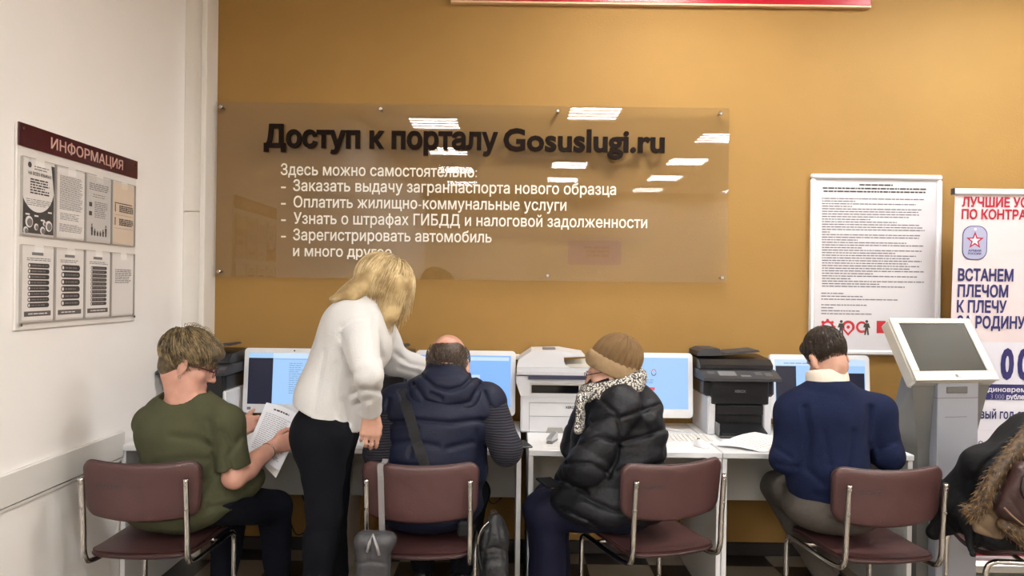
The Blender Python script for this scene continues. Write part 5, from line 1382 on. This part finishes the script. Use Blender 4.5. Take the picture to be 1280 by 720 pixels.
# ---------------------------------------------------------------- person in knitted hat and puffer jacket
def hat_person():
    O = A(0.42, 3.02, 0); f = nrm(A(-0.85, 0.53, 0)); r = A(f[1], -f[0], 0)
    pel, wai, che, nk = A(0.44, 3.03, 0.6), A(0.43, 3.03, 0.76), A(0.42, 3.03, 0.94), A(0.4, 3.03, 1.075)
    shL, elL, wrL = at(770, 520, 2.88), at(727, 592, 2.84), at(703, 608, 3.02)
    shR, elR, wrR = A(0.33, 3.16, 0.99), A(0.27, 3.16, 0.8), A(0.31, 3.03, 0.755)
    hipL, hipR = A(0.43, 2.98, 0.575), A(0.42, 3.13, 0.575); knL, knR = A(0.115, 3.08, 0.535), A(0.15, 3.23, 0.535); anL, anR = A(0.13, 3.08, 0.1), A(0.16, 3.2, 0.1)
    H = Fr(A(0.385, 3.03, 1.146), (-0.93, 0.22, -0.2), (0, 0, 1), 0.97)
    S = Solid(); head_ops(S, H, nk, fat=1.05)
    torso_legs(S, pel, wai, che, nk, (shL, shR), ((hipL, knL, anL), (hipR, knR, anR)), r, 1.0)
    arm(S, shL, elL, wrL); arm(S, shR, elR, wrR)
    hand_ops(S, wrL, A(-0.35, 0.85, -0.3), A(0.2, 0.2, -1), 1, ((25, 30, 20),)*4, (0.5, 0.8, 0.1)); hand_ops(S, wrR, A(-0.5, -0.55, -0.3), A(0, -0.4, -1), -1, ((30, 40, 25),)*4, (0.5, 0.8, 0.1), 0.95)
    P = person('person in tan knitted hat, grey scarf and black puffer jacket, seated sideways facing left', S, 0.0056, SKINM, O, face_mat(H))
    Jm = mat('black_puffer_nylon', rgb(15, 16, 22), 0.55, bump=0.25, scale=60, var=0.05, vscale=12, spec=0.3)
    T = Solid()
    zq = 0.082
    T.u(clip(p_econe(A(0.42, 3.03, 0.6), A(0.42, 3.04, 0.86), (0.235, 0.19), (0.195, 0.16), A(1, 0, 0), (zq, 0.0085)), A(0, 0, 0.56), A(0, 0, -1)), 0.0)
    T.u(p_ell(A(0.41, 3.03, 0.592), A(0.24, 0.2, 0.115)), 0.03); T.u(p_ell(A(0.31, 3.05, 0.6), A(0.185, 0.185, 0.105)), 0.04)
    T.u(p_econe(A(0.42, 3.04, 0.84), A(0.405, 3.03, 1.0), (0.195, 0.16), (0.155, 0.15), A(1, 0, 0), (zq, 0.008)), 0.03)
    T.u(clip(p_econe(A(0.405, 3.03, 0.98), nk+A(0.01, 0, -0.06), (0.15, 0.15), (0.09, 0.09), A(1, 0, 0)), nk+A(0, 0, -0.03), A(-0.25, 0, 1)), 0.03)
    for sh, el, wr in ((shL, elL, wrL), (shR, elR, wrR)):
        T.u(p_cone(sh+(nk-sh)*0.15, el, 0.086, 0.08, (0.085, 0.009, 0.3)), 0.022); T.u(p_cone(sh+(nk-sh)*0.4, sh, 0.07, 0.076), 0.03); T.u(p_cone(el, wr+(wr-el)*0.3, 0.078, 0.056, (0.07, 0.007)), 0.02); T.cut(wr+(wr-el)*0.3, wr-el, 0.085)
    # hood folded on the back
    T.u(p_econe(A(0.545, 2.99, 0.985), A(0.585, 3.02, 0.89), (0.11, 0.045), (0.09, 0.035), A(0.25, 1, 0)), 0.03); T.u(p_cone(nk+A(0.12, -0.01, -0.03), A(0.56, 3.01, 0.985), 0.045, 0.045), 0.03)
    M = lambda L: [[(640+1.048*(u-640)-10.5, 360+1.048*(v-360)) for u, v in l] for l in L]
    T.disp = add_disp(folds(61, 16, 0.005), folds(62, 30, 0.0028, (0.6, 0.6, 1.3)), folds(64, 60, 0.001),
        seams(M([[(748, 500), (766, 516), (773, 540), (768, 575), (757, 598)], [(773, 553), (802, 546), (834, 534)], [(768, 590), (800, 586), (838, 574)], [(775, 522), (800, 514), (822, 506)], [(724, 556), (744, 547), (770, 553)], [(706, 580), (735, 580), (757, 592)], [(692, 598), (715, 606), (732, 618)], [(738, 528), (756, 520), (770, 524)], [(700, 636), (735, 652), (772, 676)], [(726, 622), (765, 640), (822, 646)], [(690, 652), (720, 668), (750, 684)]]), 0.009, -0.0125, 3.05))
    solid_obj('puffer_jacket', T, 0.006, Jm, P, O)
    J = Solid(); J.u(p_ell(A(0.42, 3.04, 0.57), A(0.19, 0.19, 0.095)), 0)
    for a, b, c in ((hipL, knL, anL), (hipR, knR, anR)): J.u(p_cone(a, b, 0.1, 0.088), 0.04); J.u(p_cone(b, c, 0.085, 0.075), 0.03); J.cut(c+A(0, 0, -0.02), A(0, 0, -1), 0.12)
    J.disp = folds(63, 12, 0.006)
    solid_obj('trousers', J, 0.007, mat('navy_track_trousers', rgb(13, 15, 36), 0.75, spec=0.2), P, O)
    for an in (anL, anR): shoe('shoe', an*[1,1,0]+A(0.08, -0.02, 0), an*[1,1,0]+A(-0.19, 0.06, 0), (0, 0, 1), [M_BLACKP, M_SOLE], P, O, 1.02)
    # hat: ribbed crown and rolled brim
    HF = Fr(H(0, -0.02, 0.05), nrm(A(-0.86, 0.28, 0.36)), A(0, 0, 1), 0.87)
    C = Solid(); C.u(p_ell(HF(0, -0.008, 0.0), A(0.088, 0.103, 0.106), HF.ax), 0); C.u(p_ell(HF(0, -0.03, 0.045), A(0.078, 0.088, 0.076), HF.ax), 0.04)
    C.cut(HF(0, 0, -0.012), -HF.u, 0.3)
    def ribs(Pp):
        q = Pp-HF.o; a = np.arctan2(q@HF.f+0.02, q@HF.r); return 0.0052*np.sin(a*22)
    C.disp = ribs
    km = mat('tan_knit', rgb(118, 94, 66), 0.98, bump=0.3, scale=320, var=0.08, vscale=30, spec=0.15)
    hat = solid_obj('knitted_hat', C, 0.0036, km, P, O)
    Bq = Solid(); n = 28; pts = [HF(0.104*math.cos(a), -0.008+0.121*math.sin(a), -0.024) for a in [6.283*i/n for i in range(n+1)]]
    for i in range(n): Bq.u(p_econe(pts[i], pts[i+1], (0.031, 0.012), (0.031, 0.012), HF.u), 0.012)
    Bq.disp = folds(65, 45, 0.0015)
    solid_obj('hat_brim', Bq, 0.0048, mat('tan_fleece', rgb(152, 128, 98), 0.98, bump=0.35, scale=190, var=0.06, vscale=40, spec=0.15), hat, O)
    # scarf
    Sc = Solid(); n = 18; c0 = nk+A(-0.006, 0.0, 0.006)
    ringp = [c0+A(0.118*math.cos(a), 0.112*math.sin(a), 0.04*math.cos(a)-0.002) for a in [6.283*i/n for i in range(n+1)]]
    for i in range(n): Sc.u(p_econe(ringp[i], ringp[i+1], (0.044, 0.027), (0.044, 0.027), A(0, 0, 1)), 0.015)
    Sc.u(p_econe(at(718, 503, 2.9), at(714, 548, 2.88), (0.05, 0.018), (0.055, 0.016), A(0.3, 1, 0)), 0.02)
    Sc.u(p_econe(c0+A(-0.1, -0.04, -0.02), at(718, 508, 2.9), (0.05, 0.022), (0.045, 0.016), A(0.2, 1, 0)), 0.02)
    Sc.disp = folds(66, 26, 0.005, (1, 1, 1.6))
    scm = mat('speckled_scarf', rgb(150, 146, 140), 0.95, bump=0.2, scale=200); nt = scm.node_tree; b = nt.nodes['Principled BSDF']
    vo = nt.nodes.new('ShaderNodeTexVoronoi'); vo.inputs['Scale'].default_value = 130; tc = nt.nodes.new('ShaderNodeTexCoord'); nt.links.new(tc.outputs['Object'], vo.inputs['Vector'])
    cr = nt.nodes.new('ShaderNodeValToRGB'); cr.color_ramp.elements[0].color = rgb(214, 208, 198); cr.color_ramp.elements[1].color = rgb(58, 58, 60); cr.color_ramp.elements[0].position = 0.35; cr.color_ramp.elements[1].position = 0.6
    nt.links.new(vo.outputs['Distance'], cr.inputs[0]); nt.links.new(cr.outputs[0], b.inputs['Base Color'])
    solid_obj('scarf', Sc, 0.005, scm, P, O)
    G = MB()
    for s in (-1, 1):
        G.tube([H(s*0.08, 0.0, 0.01), H(s*0.076, 0.05, 0.01), H(s*0.064, 0.102, 0.008)], 0.0018, 6)
        G.tube([H(s*(0.034+0.024*math.cos(a)), 0.108, 0.002+0.017*math.sin(a)) for a in [6.283*i/18 for i in range(18)]], 0.0015, 6, closed=True)
    G.v = [tuple(np.array(v)-O) for v in G.v]; G.build('glasses', mat('glasses_dark', rgb(60, 30, 34), 0.3), P, True)
    P.location = (P.location[0]+0.042, P.location[1]+0.145, 0.0)
hat_person()
ph = thing('mobile_phone', 'black phone held in the lap by the person in knitted hat', 'phone', at(686, 603, 3.1), 0.3)
MB().box((-0.036, -0.07, -0.005), (0.036, 0.07, 0.005), 0.004).build('casing', mat('matt_black_case', rgb(16, 16, 19), 0.8, spec=0.1), ph)

# ---------------------------------------------------------------- man in blue sweater
def sweater_man():
    O = A(1.37, 3.1, 0); f = nrm(A(-0.1, 1, 0)); r = A(f[1], -f[0], 0)
    pel, wai, che, nk = A(1.375, 3.15, 0.6), A(1.36, 3.16, 0.76), A(1.35, 3.17, 0.96), A(1.365, 3.17, 1.1)
    shL, elL, wrL = at(993, 516, 3.18), at(982, 573, 3.14), A(1.3, 3.4, 0.835)
    shR, elR, wrR = at(1096, 515, 3.18), at(1111, 570, 3.14), A(1.5, 3.42, 0.835)
    hipL, hipR = A(1.29, 3.18, 0.592), A(1.46, 3.18, 0.592); knL, knR = A(1.3, 3.6, 0.552), A(1.53, 3.57, 0.545); anL, anR = A(1.41, 3.2, 0.2), A(1.52, 3.52, 0.1)
    H = Fr(at(1034, 447, 3.2), (-0.1, 0.8, -0.52), (-0.16, 0.1, 1), 1.0)
    S = Solid(); head_ops(S, H, nk, fat=0.97, neck_r=0.05)
    torso_legs(S, pel, wai, che, nk, (shL, shR), ((hipL, knL, anL), (hipR, knR, anR)), r, 0.95)
    arm(S, shL, elL, wrL); arm(S, shR, elR, wrR)
    hand_ops(S, wrL, A(0.3, 1, -0.08), A(0, 0, -1), 1, ((22, 28, 18),)*4, (0.6, 0.75, 0.1), 1.03); hand_ops(S, wrR, A(-0.2, 1, -0.08), A(0, 0, -1), -1, ((22, 28, 18),)*4, (0.6, 0.75, 0.1), 1.03)
    P = person('person with short dark hair in blue sweater and grey trousers, seated near the kiosk', S, 0.0056, SKINM, O, face_mat(H))
    T = Solid()
    T.u(p_ell(A(1.37, 3.14, 0.68), A(0.185, 0.155, 0.15)), 0); T.u(p_ell(A(1.355, 3.16, 0.8), A(0.19, 0.15, 0.16)), 0.06); T.u(p_ell(A(1.35, 3.17, 0.95), A(0.205, 0.14, 0.15)), 0.07)
    for sh, s in ((shL, -1), (shR, 1)): T.u(p_cone(nk+A(s*0.05, 0, -0.055), sh, 0.064, 0.072), 0.05)
    T.u(p_econe(A(1.352, 3.17, 0.98), nk+A(0, 0, -0.03), (0.16, 0.11), (0.088, 0.085), r), 0.05)
    for sh, el, wr in ((shL, elL, wrL), (shR, elR, wrR)):
        T.u(p_cone(sh, el, 0.071, 0.06), 0.035); T.u(p_cone(el, wr, 0.06, 0.043), 0.03); T.cut(wr, wr-el, 0.085)
    T.cut(A(1.37, 3.14, 0.575), A(0.05, 0, -1), 0.28)
    T.sub(p_cone(nk+A(0, 0, -0.01), nk+A(0, 0.02, 0.1), 0.074, 0.085), 0.01)
    T.disp = add_disp(folds(71, 8, 0.004, (1, 1, 0.6)), folds(72, 22, 0.0018, (1, 1, 0.7)),
        seams([[(1006, 510), (1012, 545), (1008, 585)], [(1088, 510), (1084, 550), (1090, 590)]], 0.016, -0.016, 3.2),
        seams([[(1020, 618), (1050, 626), (1080, 618)], [(1016, 632), (1050, 640)], [(1012, 590), (1030, 606)], [(970, 560), (988, 572)], [(972, 580), (996, 584)], [(1030, 540), (1036, 580)], [(1066, 540), (1062, 585)], [(1100, 560), (1118, 552)]], 0.014, -0.007, 3.3))
    solid_obj('sweater', T, 0.006, mat('royal_blue_knit', rgb(21, 28, 54), 0.95, bump=0.25, scale=260, var=0.05, spec=0.15), P, O)
    Cc = Solid(); n = 32
    for i in range(n):
        a0, a1 = 6.283*i/n, 6.283*(i+1)/n
        q = lambda a: nk+A(0.077*math.cos(a)-0.004, 0.074*math.sin(a)+0.012, 0.021+0.016*(-math.sin(a)))
        Cc.u(p_econe(q(a0), q(a1), (0.034, 0.007), (0.034, 0.007), A(0, 0.25, 1)), 0.014)
    solid_obj('shirt_collar', Cc, 0.004, mat('white_shirt', rgb(226, 214, 200), 0.85), P, O)
    J = Solid(); J.u(p_ell(A(1.375, 3.14, 0.588), A(0.2, 0.16, 0.105)), 0)
    for a, b, c in ((hipL, knL, anL), (hipR, knR, anR)): J.u(p_cone(a, b, 0.097, 0.074), 0.045); J.u(p_cone(b, c, 0.07, 0.052), 0.03); J.cut(c+(c-b)*0.02, c-b, 0.09)
    J.disp = add_disp(folds(73, 12, 0.005), folds(74, 30, 0.0015))
    solid_obj('trousers', J, 0.0068, mat('grey_wool_trousers', rgb(80, 75, 70), 0.95, spec=0.2, bump=0.25, scale=300, var=0.08, vscale=60), P, O)
    # left foot tucked back with its toe on the floor, right foot flat
    shoe('shoe', anL+A(0.045, -0.075, 0.03), anL+A(0.05, 0.04, -0.197), (-0.1, 0.94, 0.25), [M_BLACKG, mat('tan_sole', rgb(120, 96, 74), 0.7)], P, O, 1.02)
    shoe('shoe', A(1.52, 3.42, 0), A(1.54, 3.71, 0), (0, 0, 1), [M_BLACKG, M_SOLE], P, O, 1.02)
    hm = [hairmat('hair_dark_brown', rgb(36, 28, 22), rgb(78, 64, 50), 110), hairmat('hair_dark_brown_shade', rgb(30, 23, 18), rgb(62, 50, 40), 110)]
    Q = Solid(); Q.u(p_ell(H(0, -0.012, 0.04), A(0.079, 0.101, 0.093), H.ax), 0); Q.u(p_ell(H(0, 0.06, 0.085), A(0.06, 0.045, 0.035), H.ax), 0.03)
    Q.sub(p_ell(H(0, 0.115, -0.05), A(0.11, 0.085, 0.115), H.ax), 0.02); Q.sub(p_box(H(0, -0.0, -0.15), A(0.2, 0.2, 0.085), H.ax), 0.05)
    for s in (-1, 1): Q.sub(p_ell(H(s*0.092, 0.006, -0.02), A(0.032, 0.034, 0.045), H.ax), 0.01)
    Q.disp = in_head(H, folds(75, 70, 0.0015, (1, 0.5, 0.5)))
    hb = solid_obj('hair', Q, 0.0045, hm[1], P, O)
    keep = lambda p: p[2] > -0.03 and not (p[1] > 0.035 and p[2] < 0.06) and not (abs(p[0]) > 0.06 and -0.03 < p[1] and p[2] < 0.02)
    mb = hair_strands(H, (0.08, 0.102, 0.094), (0, -0.012, 0.04), 1200, (0.15, -0.3, 1), 0.03, 12, keep, 0.0, 0.003, 0.0012, 5, 0.03, flow=lambda p: (0, 0.4 if p[2] > 0.08 else 0, -0.2))
    mb.v = [tuple(np.array(v)-O) for v in mb.v]; mb.build('hair_strands', hm, hb, True)
sweater_man()

# ================================================================== BAGS AND COATS
def into(mb, O): mb.v = [tuple(np.array(v)-np.asarray(O, float)) for v in mb.v]; return mb
def ribbon(path, w, th, wide):
    """flat strap along a path; wide: direction across the strap (a vector, or one per point)"""
    mb = MB(); P = [np.asarray(p, float) for p in path]; V = []; f = []
    for i, p in enumerate(P):
        t = nrm(P[min(i+1, len(P)-1)]-P[max(i-1, 0)]); wv = np.asarray(wide[i] if isinstance(wide, list) else wide, float); wv = nrm(wv-t*np.dot(wv, t)); n = np.cross(t, wv)
        for a, b in ((-1, -1), (1, -1), (1, 1), (-1, 1)): V.append(p+wv*a*w/2+n*b*th/2)
    for i in range(len(P)-1):
        for k in range(4): f.append((i*4+k, i*4+(k+1) % 4, (i+1)*4+(k+1) % 4, (i+1)*4+k))
    f += [(3, 2, 1, 0), tuple(len(V)-4+k for k in range(4))]
    return mb.add(V, f)
M_STRAP = mat('black_webbing', rgb(15, 15, 18), 0.8)
# strap of the bald man's shoulder bag, its pouch resting at his hip
sb = thing('shoulder_bag', 'black strap of a shoulder bag crossing the back of the navy vest', 'bag', (-0.45, 2.95, 0.7))
strap_px = [(503, 487), (507, 500), (511, 515), (516, 532), (522, 552), (529, 574), (536, 596), (545, 622)]
def vest_hit(u, v):
    o = np.array([0, 0, EYE]); d = at(u, v, 1.0)-o; d = d/np.linalg.norm(d)
    ok, loc, n, _ = BVEST.ray_cast(Vector(o-np.array(BM.location)), Vector(d))
    return (np.array(loc)+np.array(BM.location)+np.array(n)*0.007) if ok else at(u, v, 2.97)
bpy.context.view_layer.update()
pts = [vest_hit(u, v) for u, v in strap_px]
into(ribbon(smooth_path(pts, 3), 0.042, 0.004, A(1, 0, 0.35)), (-0.45, 2.95, 0.7)).build('strap', M_STRAP, sb)
into(MB().box((-0.205, 2.952, 0.5), (-0.145, 2.975, 0.562), 0.01), (-0.45, 2.95, 0.7)).build('pouch', M_STRAP, sb)

# grey handbag hung by its strap from the bald man's chair
hb = thing('handbag', 'grey leather handbag hanging by its strap from the chair of the bald man', 'handbag', at(468, 700, 2.8))
O = np.array(hb.location); gm = mat('grey_leather', rgb(56, 55, 58), 0.6, bump=0.2, scale=60, var=0.08, vscale=18)
S = Solid(); S.u(p_box(at(467, 706, 2.79), A(0.062, 0.048, 0.115), None, 0.03), 0.0); S.u(p_econe(at(455, 672, 2.79), at(485, 676, 2.79), (0.03, 0.045), (0.03, 0.045), A(0, 0, 1)), 0.03)
S.sub(p_econe(at(452, 655, 2.79), at(490, 660, 2.79), (0.028, 0.03), (0.022, 0.03), A(0, 0, 1)), 0.02)
S.disp = add_disp(folds(81, 18, 0.004), seams([[(447, 705), (465, 702), (490, 706)], [(462, 672), (460, 700)]], 0.006, -0.006, 2.78))
solid_obj('bag_body', S, 0.005, gm, hb, O)
sx = at(476, 600, 2.8)
path = smooth_path([at(478, 676, 2.82), at(477, 640, 2.815), at(476, 600, 2.82), at(475.5, 582, 2.845), A(sx[0], 2.87, 0.815), A(sx[0], 2.9, 0.822), A(sx[0]-0.003, 2.934, 0.8), A(sx[0]-0.01, 2.947, 0.72), A(sx[0]-0.02, 2.955, 0.64)], 5)
into(ribbon(path, 0.022, 0.004, A(1, 0, 0)), O).build('strap', mat('grey_strap', rgb(112, 108, 108), 0.6), hb)
def loop(c, r, ax1, ax2, n=18): return [np.asarray(c)+r*(math.cos(6.283*i/n)*np.asarray(ax1)+math.sin(6.283*i/n)*np.asarray(ax2)) for i in range(n)]
into(MB().tube(loop(at(478, 679, 2.79), 0.012, A(1, 0, 0), A(0, 0, 1)), 0.0028, 6, closed=True), O).build('strap_ring', M_CHROME, hb, True)
into(MB().tube([at(459, 690, 2.735), at(462, 678, 2.73), at(466, 668, 2.74), at(470, 680, 2.73), at(474, 694, 2.735)], 0.006, 8), O).build('handle', mat('pale_handle', rgb(140, 138, 140), 0.45), hb, True)

# dark backpack hung at the right of the same chair
bk = thing('backpack', 'black fabric backpack hanging at the right side of the bald man\'s chair', 'backpack', at(617, 700, 2.98))
O = np.array(bk.location); bmx = mat('black_nylon', rgb(21, 21, 24), 0.6, bump=0.3, scale=90, var=0.15, vscale=25)
S = Solid(); S.u(p_box(at(617, 706, 2.99), A(0.058, 0.06, 0.15), None, 0.045), 0); S.u(p_ell(at(617, 668, 2.99), A(0.048, 0.055, 0.09)), 0.03); S.u(p_box(at(619, 722, 2.93), A(0.045, 0.04, 0.08), None, 0.03), 0.01)
S.disp = add_disp(folds(85, 16, 0.007), folds(86, 36, 0.003), seams([[(601, 690), (617, 684), (636, 690)], [(612, 655), (606, 690), (603, 720)], [(624, 655), (630, 700)]], 0.006, -0.008, 2.98))
solid_obj('bag_body', S, 0.0055, bmx, bk, O)
into(ribbon(smooth_path([at(611, 655, 2.95), at(604, 662, 2.94), at(599, 672, 2.93), at(598, 690, 2.93), at(603, 712, 2.92)], 4), 0.024, 0.006, A(0, 1, 0.2)), O).build('shoulder_strap', M_STRAP, bk)
into(MB().tube(smooth_path([at(611, 652, 2.93), at(604, 659, 2.92), at(599, 669, 2.915), at(597, 681, 2.91)], 4), 0.0032, 8), O).build('zip_trim', M_SCREW, bk, True)
into(ribbon(smooth_path([at(612, 650, 2.99), at(614, 640, 2.99), at(620, 640, 2.99), at(622, 650, 2.99)], 4), 0.02, 0.005, A(0, 1, 0)), O).build('grab_handle', M_STRAP, bk)

# black coat with fur trimmed hood thrown over the right-hand chair
ct = thing('winter_coat', 'black winter coat with brown fur trim piled on the chair at the right edge', 'coat', (2.1, 3.0, 0.45)); O = A(2.1, 3.0, 0.45)
cm = mat('black_coat_cloth', rgb(15, 15, 18), 0.75, bump=0.2, scale=120, var=0.1, vscale=15, spec=0.25)
S = Solid()
S.u(p_cone(at(1290, 548, 3.0), at(1232, 585, 3.0), 0.1, 0.09), 0.0); S.u(p_cone(at(1232, 585, 3.0), at(1196, 625, 3.12), 0.08, 0.08), 0.05); S.u(p_cone(at(1196, 625, 3.12), at(1182, 652, 3.12), 0.07, 0.04), 0.05)
S.u(p_cone(at(1205, 640, 3.06), at(1235, 672, 2.94), 0.075, 0.05), 0.05); S.u(p_cone(at(1212, 655, 2.95), at(1216, 692, 2.9), 0.04, 0.022), 0.04); S.u(p_ell(at(1275, 636, 3.06), A(0.2, 0.15, 0.125)), 0.05)
S.u(p_cone(at(1234, 668, 2.88), at(1300, 676, 2.84), 0.048, 0.06), 0.05); S.u(p_cone(at(1190, 640, 3.1), at(1168, 664, 3.14), 0.035, 0.025), 0.03)
S.disp = add_disp(folds(91, 11, 0.01), folds(92, 26, 0.004), seams([[(1268, 550), (1232, 580), (1202, 618)], [(1240, 600), (1205, 640)], [(1212, 600), (1190, 640)], [(1222, 655), (1216, 690)]], 0.012, -0.012, 3.0))
solid_obj('coat_body', S, 0.0062, cm, ct, O)
S = Solid(); fp_ = smooth_path([at(1296, 528, 2.86), at(1278, 552, 2.83), at(1258, 576, 2.82), at(1241, 600, 2.81), at(1230, 622, 2.81), at(1222, 638, 2.82), at(1209, 642, 2.83)], 3)
for i in range(len(fp_)-1): S.u(p_cone(fp_[i], fp_[i+1], 0.026-0.0005*i, 0.026-0.0005*(i+1)), 0.02)
fq = smooth_path([at(1252, 655, 2.8), at(1266, 664, 2.79), at(1282, 676, 2.78), at(1296, 684, 2.78)], 3)
for i in range(len(fq)-1): S.u(p_cone(fq[i], fq[i+1], 0.02, 0.022), 0.02)
fm = [hairmat('fur_brown', rgb(74, 56, 36), rgb(150, 122, 84), 60), hairmat('fur_dark', rgb(44, 32, 22), rgb(96, 74, 50), 60)]
fo = solid_obj('fur_trim', S, 0.005, fm[1], ct, O)
rng = np.random.RandomState(4); mb = MB()
for path_ in (fp_, fq):
    for _ in range(700 if path_ is fp_ else 260):
        i = rng.randint(0, len(path_)-1); t = rng.rand(); c = path_[i]*(1-t)+path_[i+1]*t; ax_ = nrm(path_[i+1]-path_[i])
        d = rng.normal(size=3); d = nrm(d-ax_*np.dot(d, ax_)); p = c+d*0.02; v = nrm(d+ax_*0.7+rng.normal(size=3)*0.3)
        L = 0.018+0.018*rng.rand(); pts_ = []
        for k in range(4): pts_.append(p); p = p+v*L/3; v = nrm(v+ax_*0.25+A(0, 0, -0.15))
        strand_mesh(mb, pts_, 0.0016, 0.0004, rng.randint(0, 2))
into(mb, O).build('fur_strands', fm, fo, True)
S = Solid(); S.u(p_econe(at(1224, 650, 2.855), at(1262, 660, 2.845), (0.05, 0.02), (0.055, 0.025), A(0.2, 0, 1)), 0.03); S.u(p_econe(at(1236, 640, 2.85), at(1270, 642, 2.85), (0.05, 0.02), (0.05, 0.02), A(0, 0, 1)), 0.03)
S.disp = add_disp(folds(95, 14, 0.004), seams([[(1228, 636), (1244, 650), (1258, 672)], [(1216, 650), (1240, 668)]], 0.007, -0.006, 2.9))
solid_obj('tan_lining', S, 0.005, mat('tan_lining_cloth', rgb(112, 92, 70), 0.85, bump=0.15, scale=150), ct, O)
lb = thing('leather_bag', 'dark brown leather bag lying on the fur trimmed coat', 'bag', at(1275, 612, 2.84)); O = np.array(lb.location)+A(0, 0.07, 0)
S = Solid(); S.u(p_box(at(1275, 614, 2.85), A(0.11, 0.045, 0.115), Fr((0,0,0), (0.15, 1, 0.15), (0.35, 0, 1)).ax, 0.04), 0); S.disp = add_disp(folds(97, 13, 0.004), seams([[(1240, 605), (1262, 640), (1285, 655)]], 0.005, -0.006, 2.84))
lm = mat('brown_leather', rgb(58, 36, 34), 0.4, bump=0.15, scale=110, var=0.08, vscale=16)
solid_obj('bag_body', S, 0.005, lm, lb, O)
into(MB().tube(smooth_path([at(1277, 588, 2.785), at(1266, 592, 2.77), at(1262, 604, 2.765), at(1266, 616, 2.765), at(1278, 621, 2.77), at(1290, 618, 2.78)], 5), 0.0085, 10), O).build('handle', mat('dark_leather', rgb(34, 26, 24), 0.45), lb, True)
into(MB().tube(smooth_path([at(1240, 628, 2.79), at(1252, 640, 2.785), at(1268, 652, 2.785), at(1290, 662, 2.79)], 5), 0.0035, 8), O).build('piping', mat('tan_piping', rgb(120, 96, 76), 0.5), lb, True)
into(MB().tube(smooth_path([at(1266, 577, 2.79), at(1274, 582, 2.78), at(1290, 590, 2.78)], 4), 0.004, 8), O).build('zip', M_SCREW, lb, True)
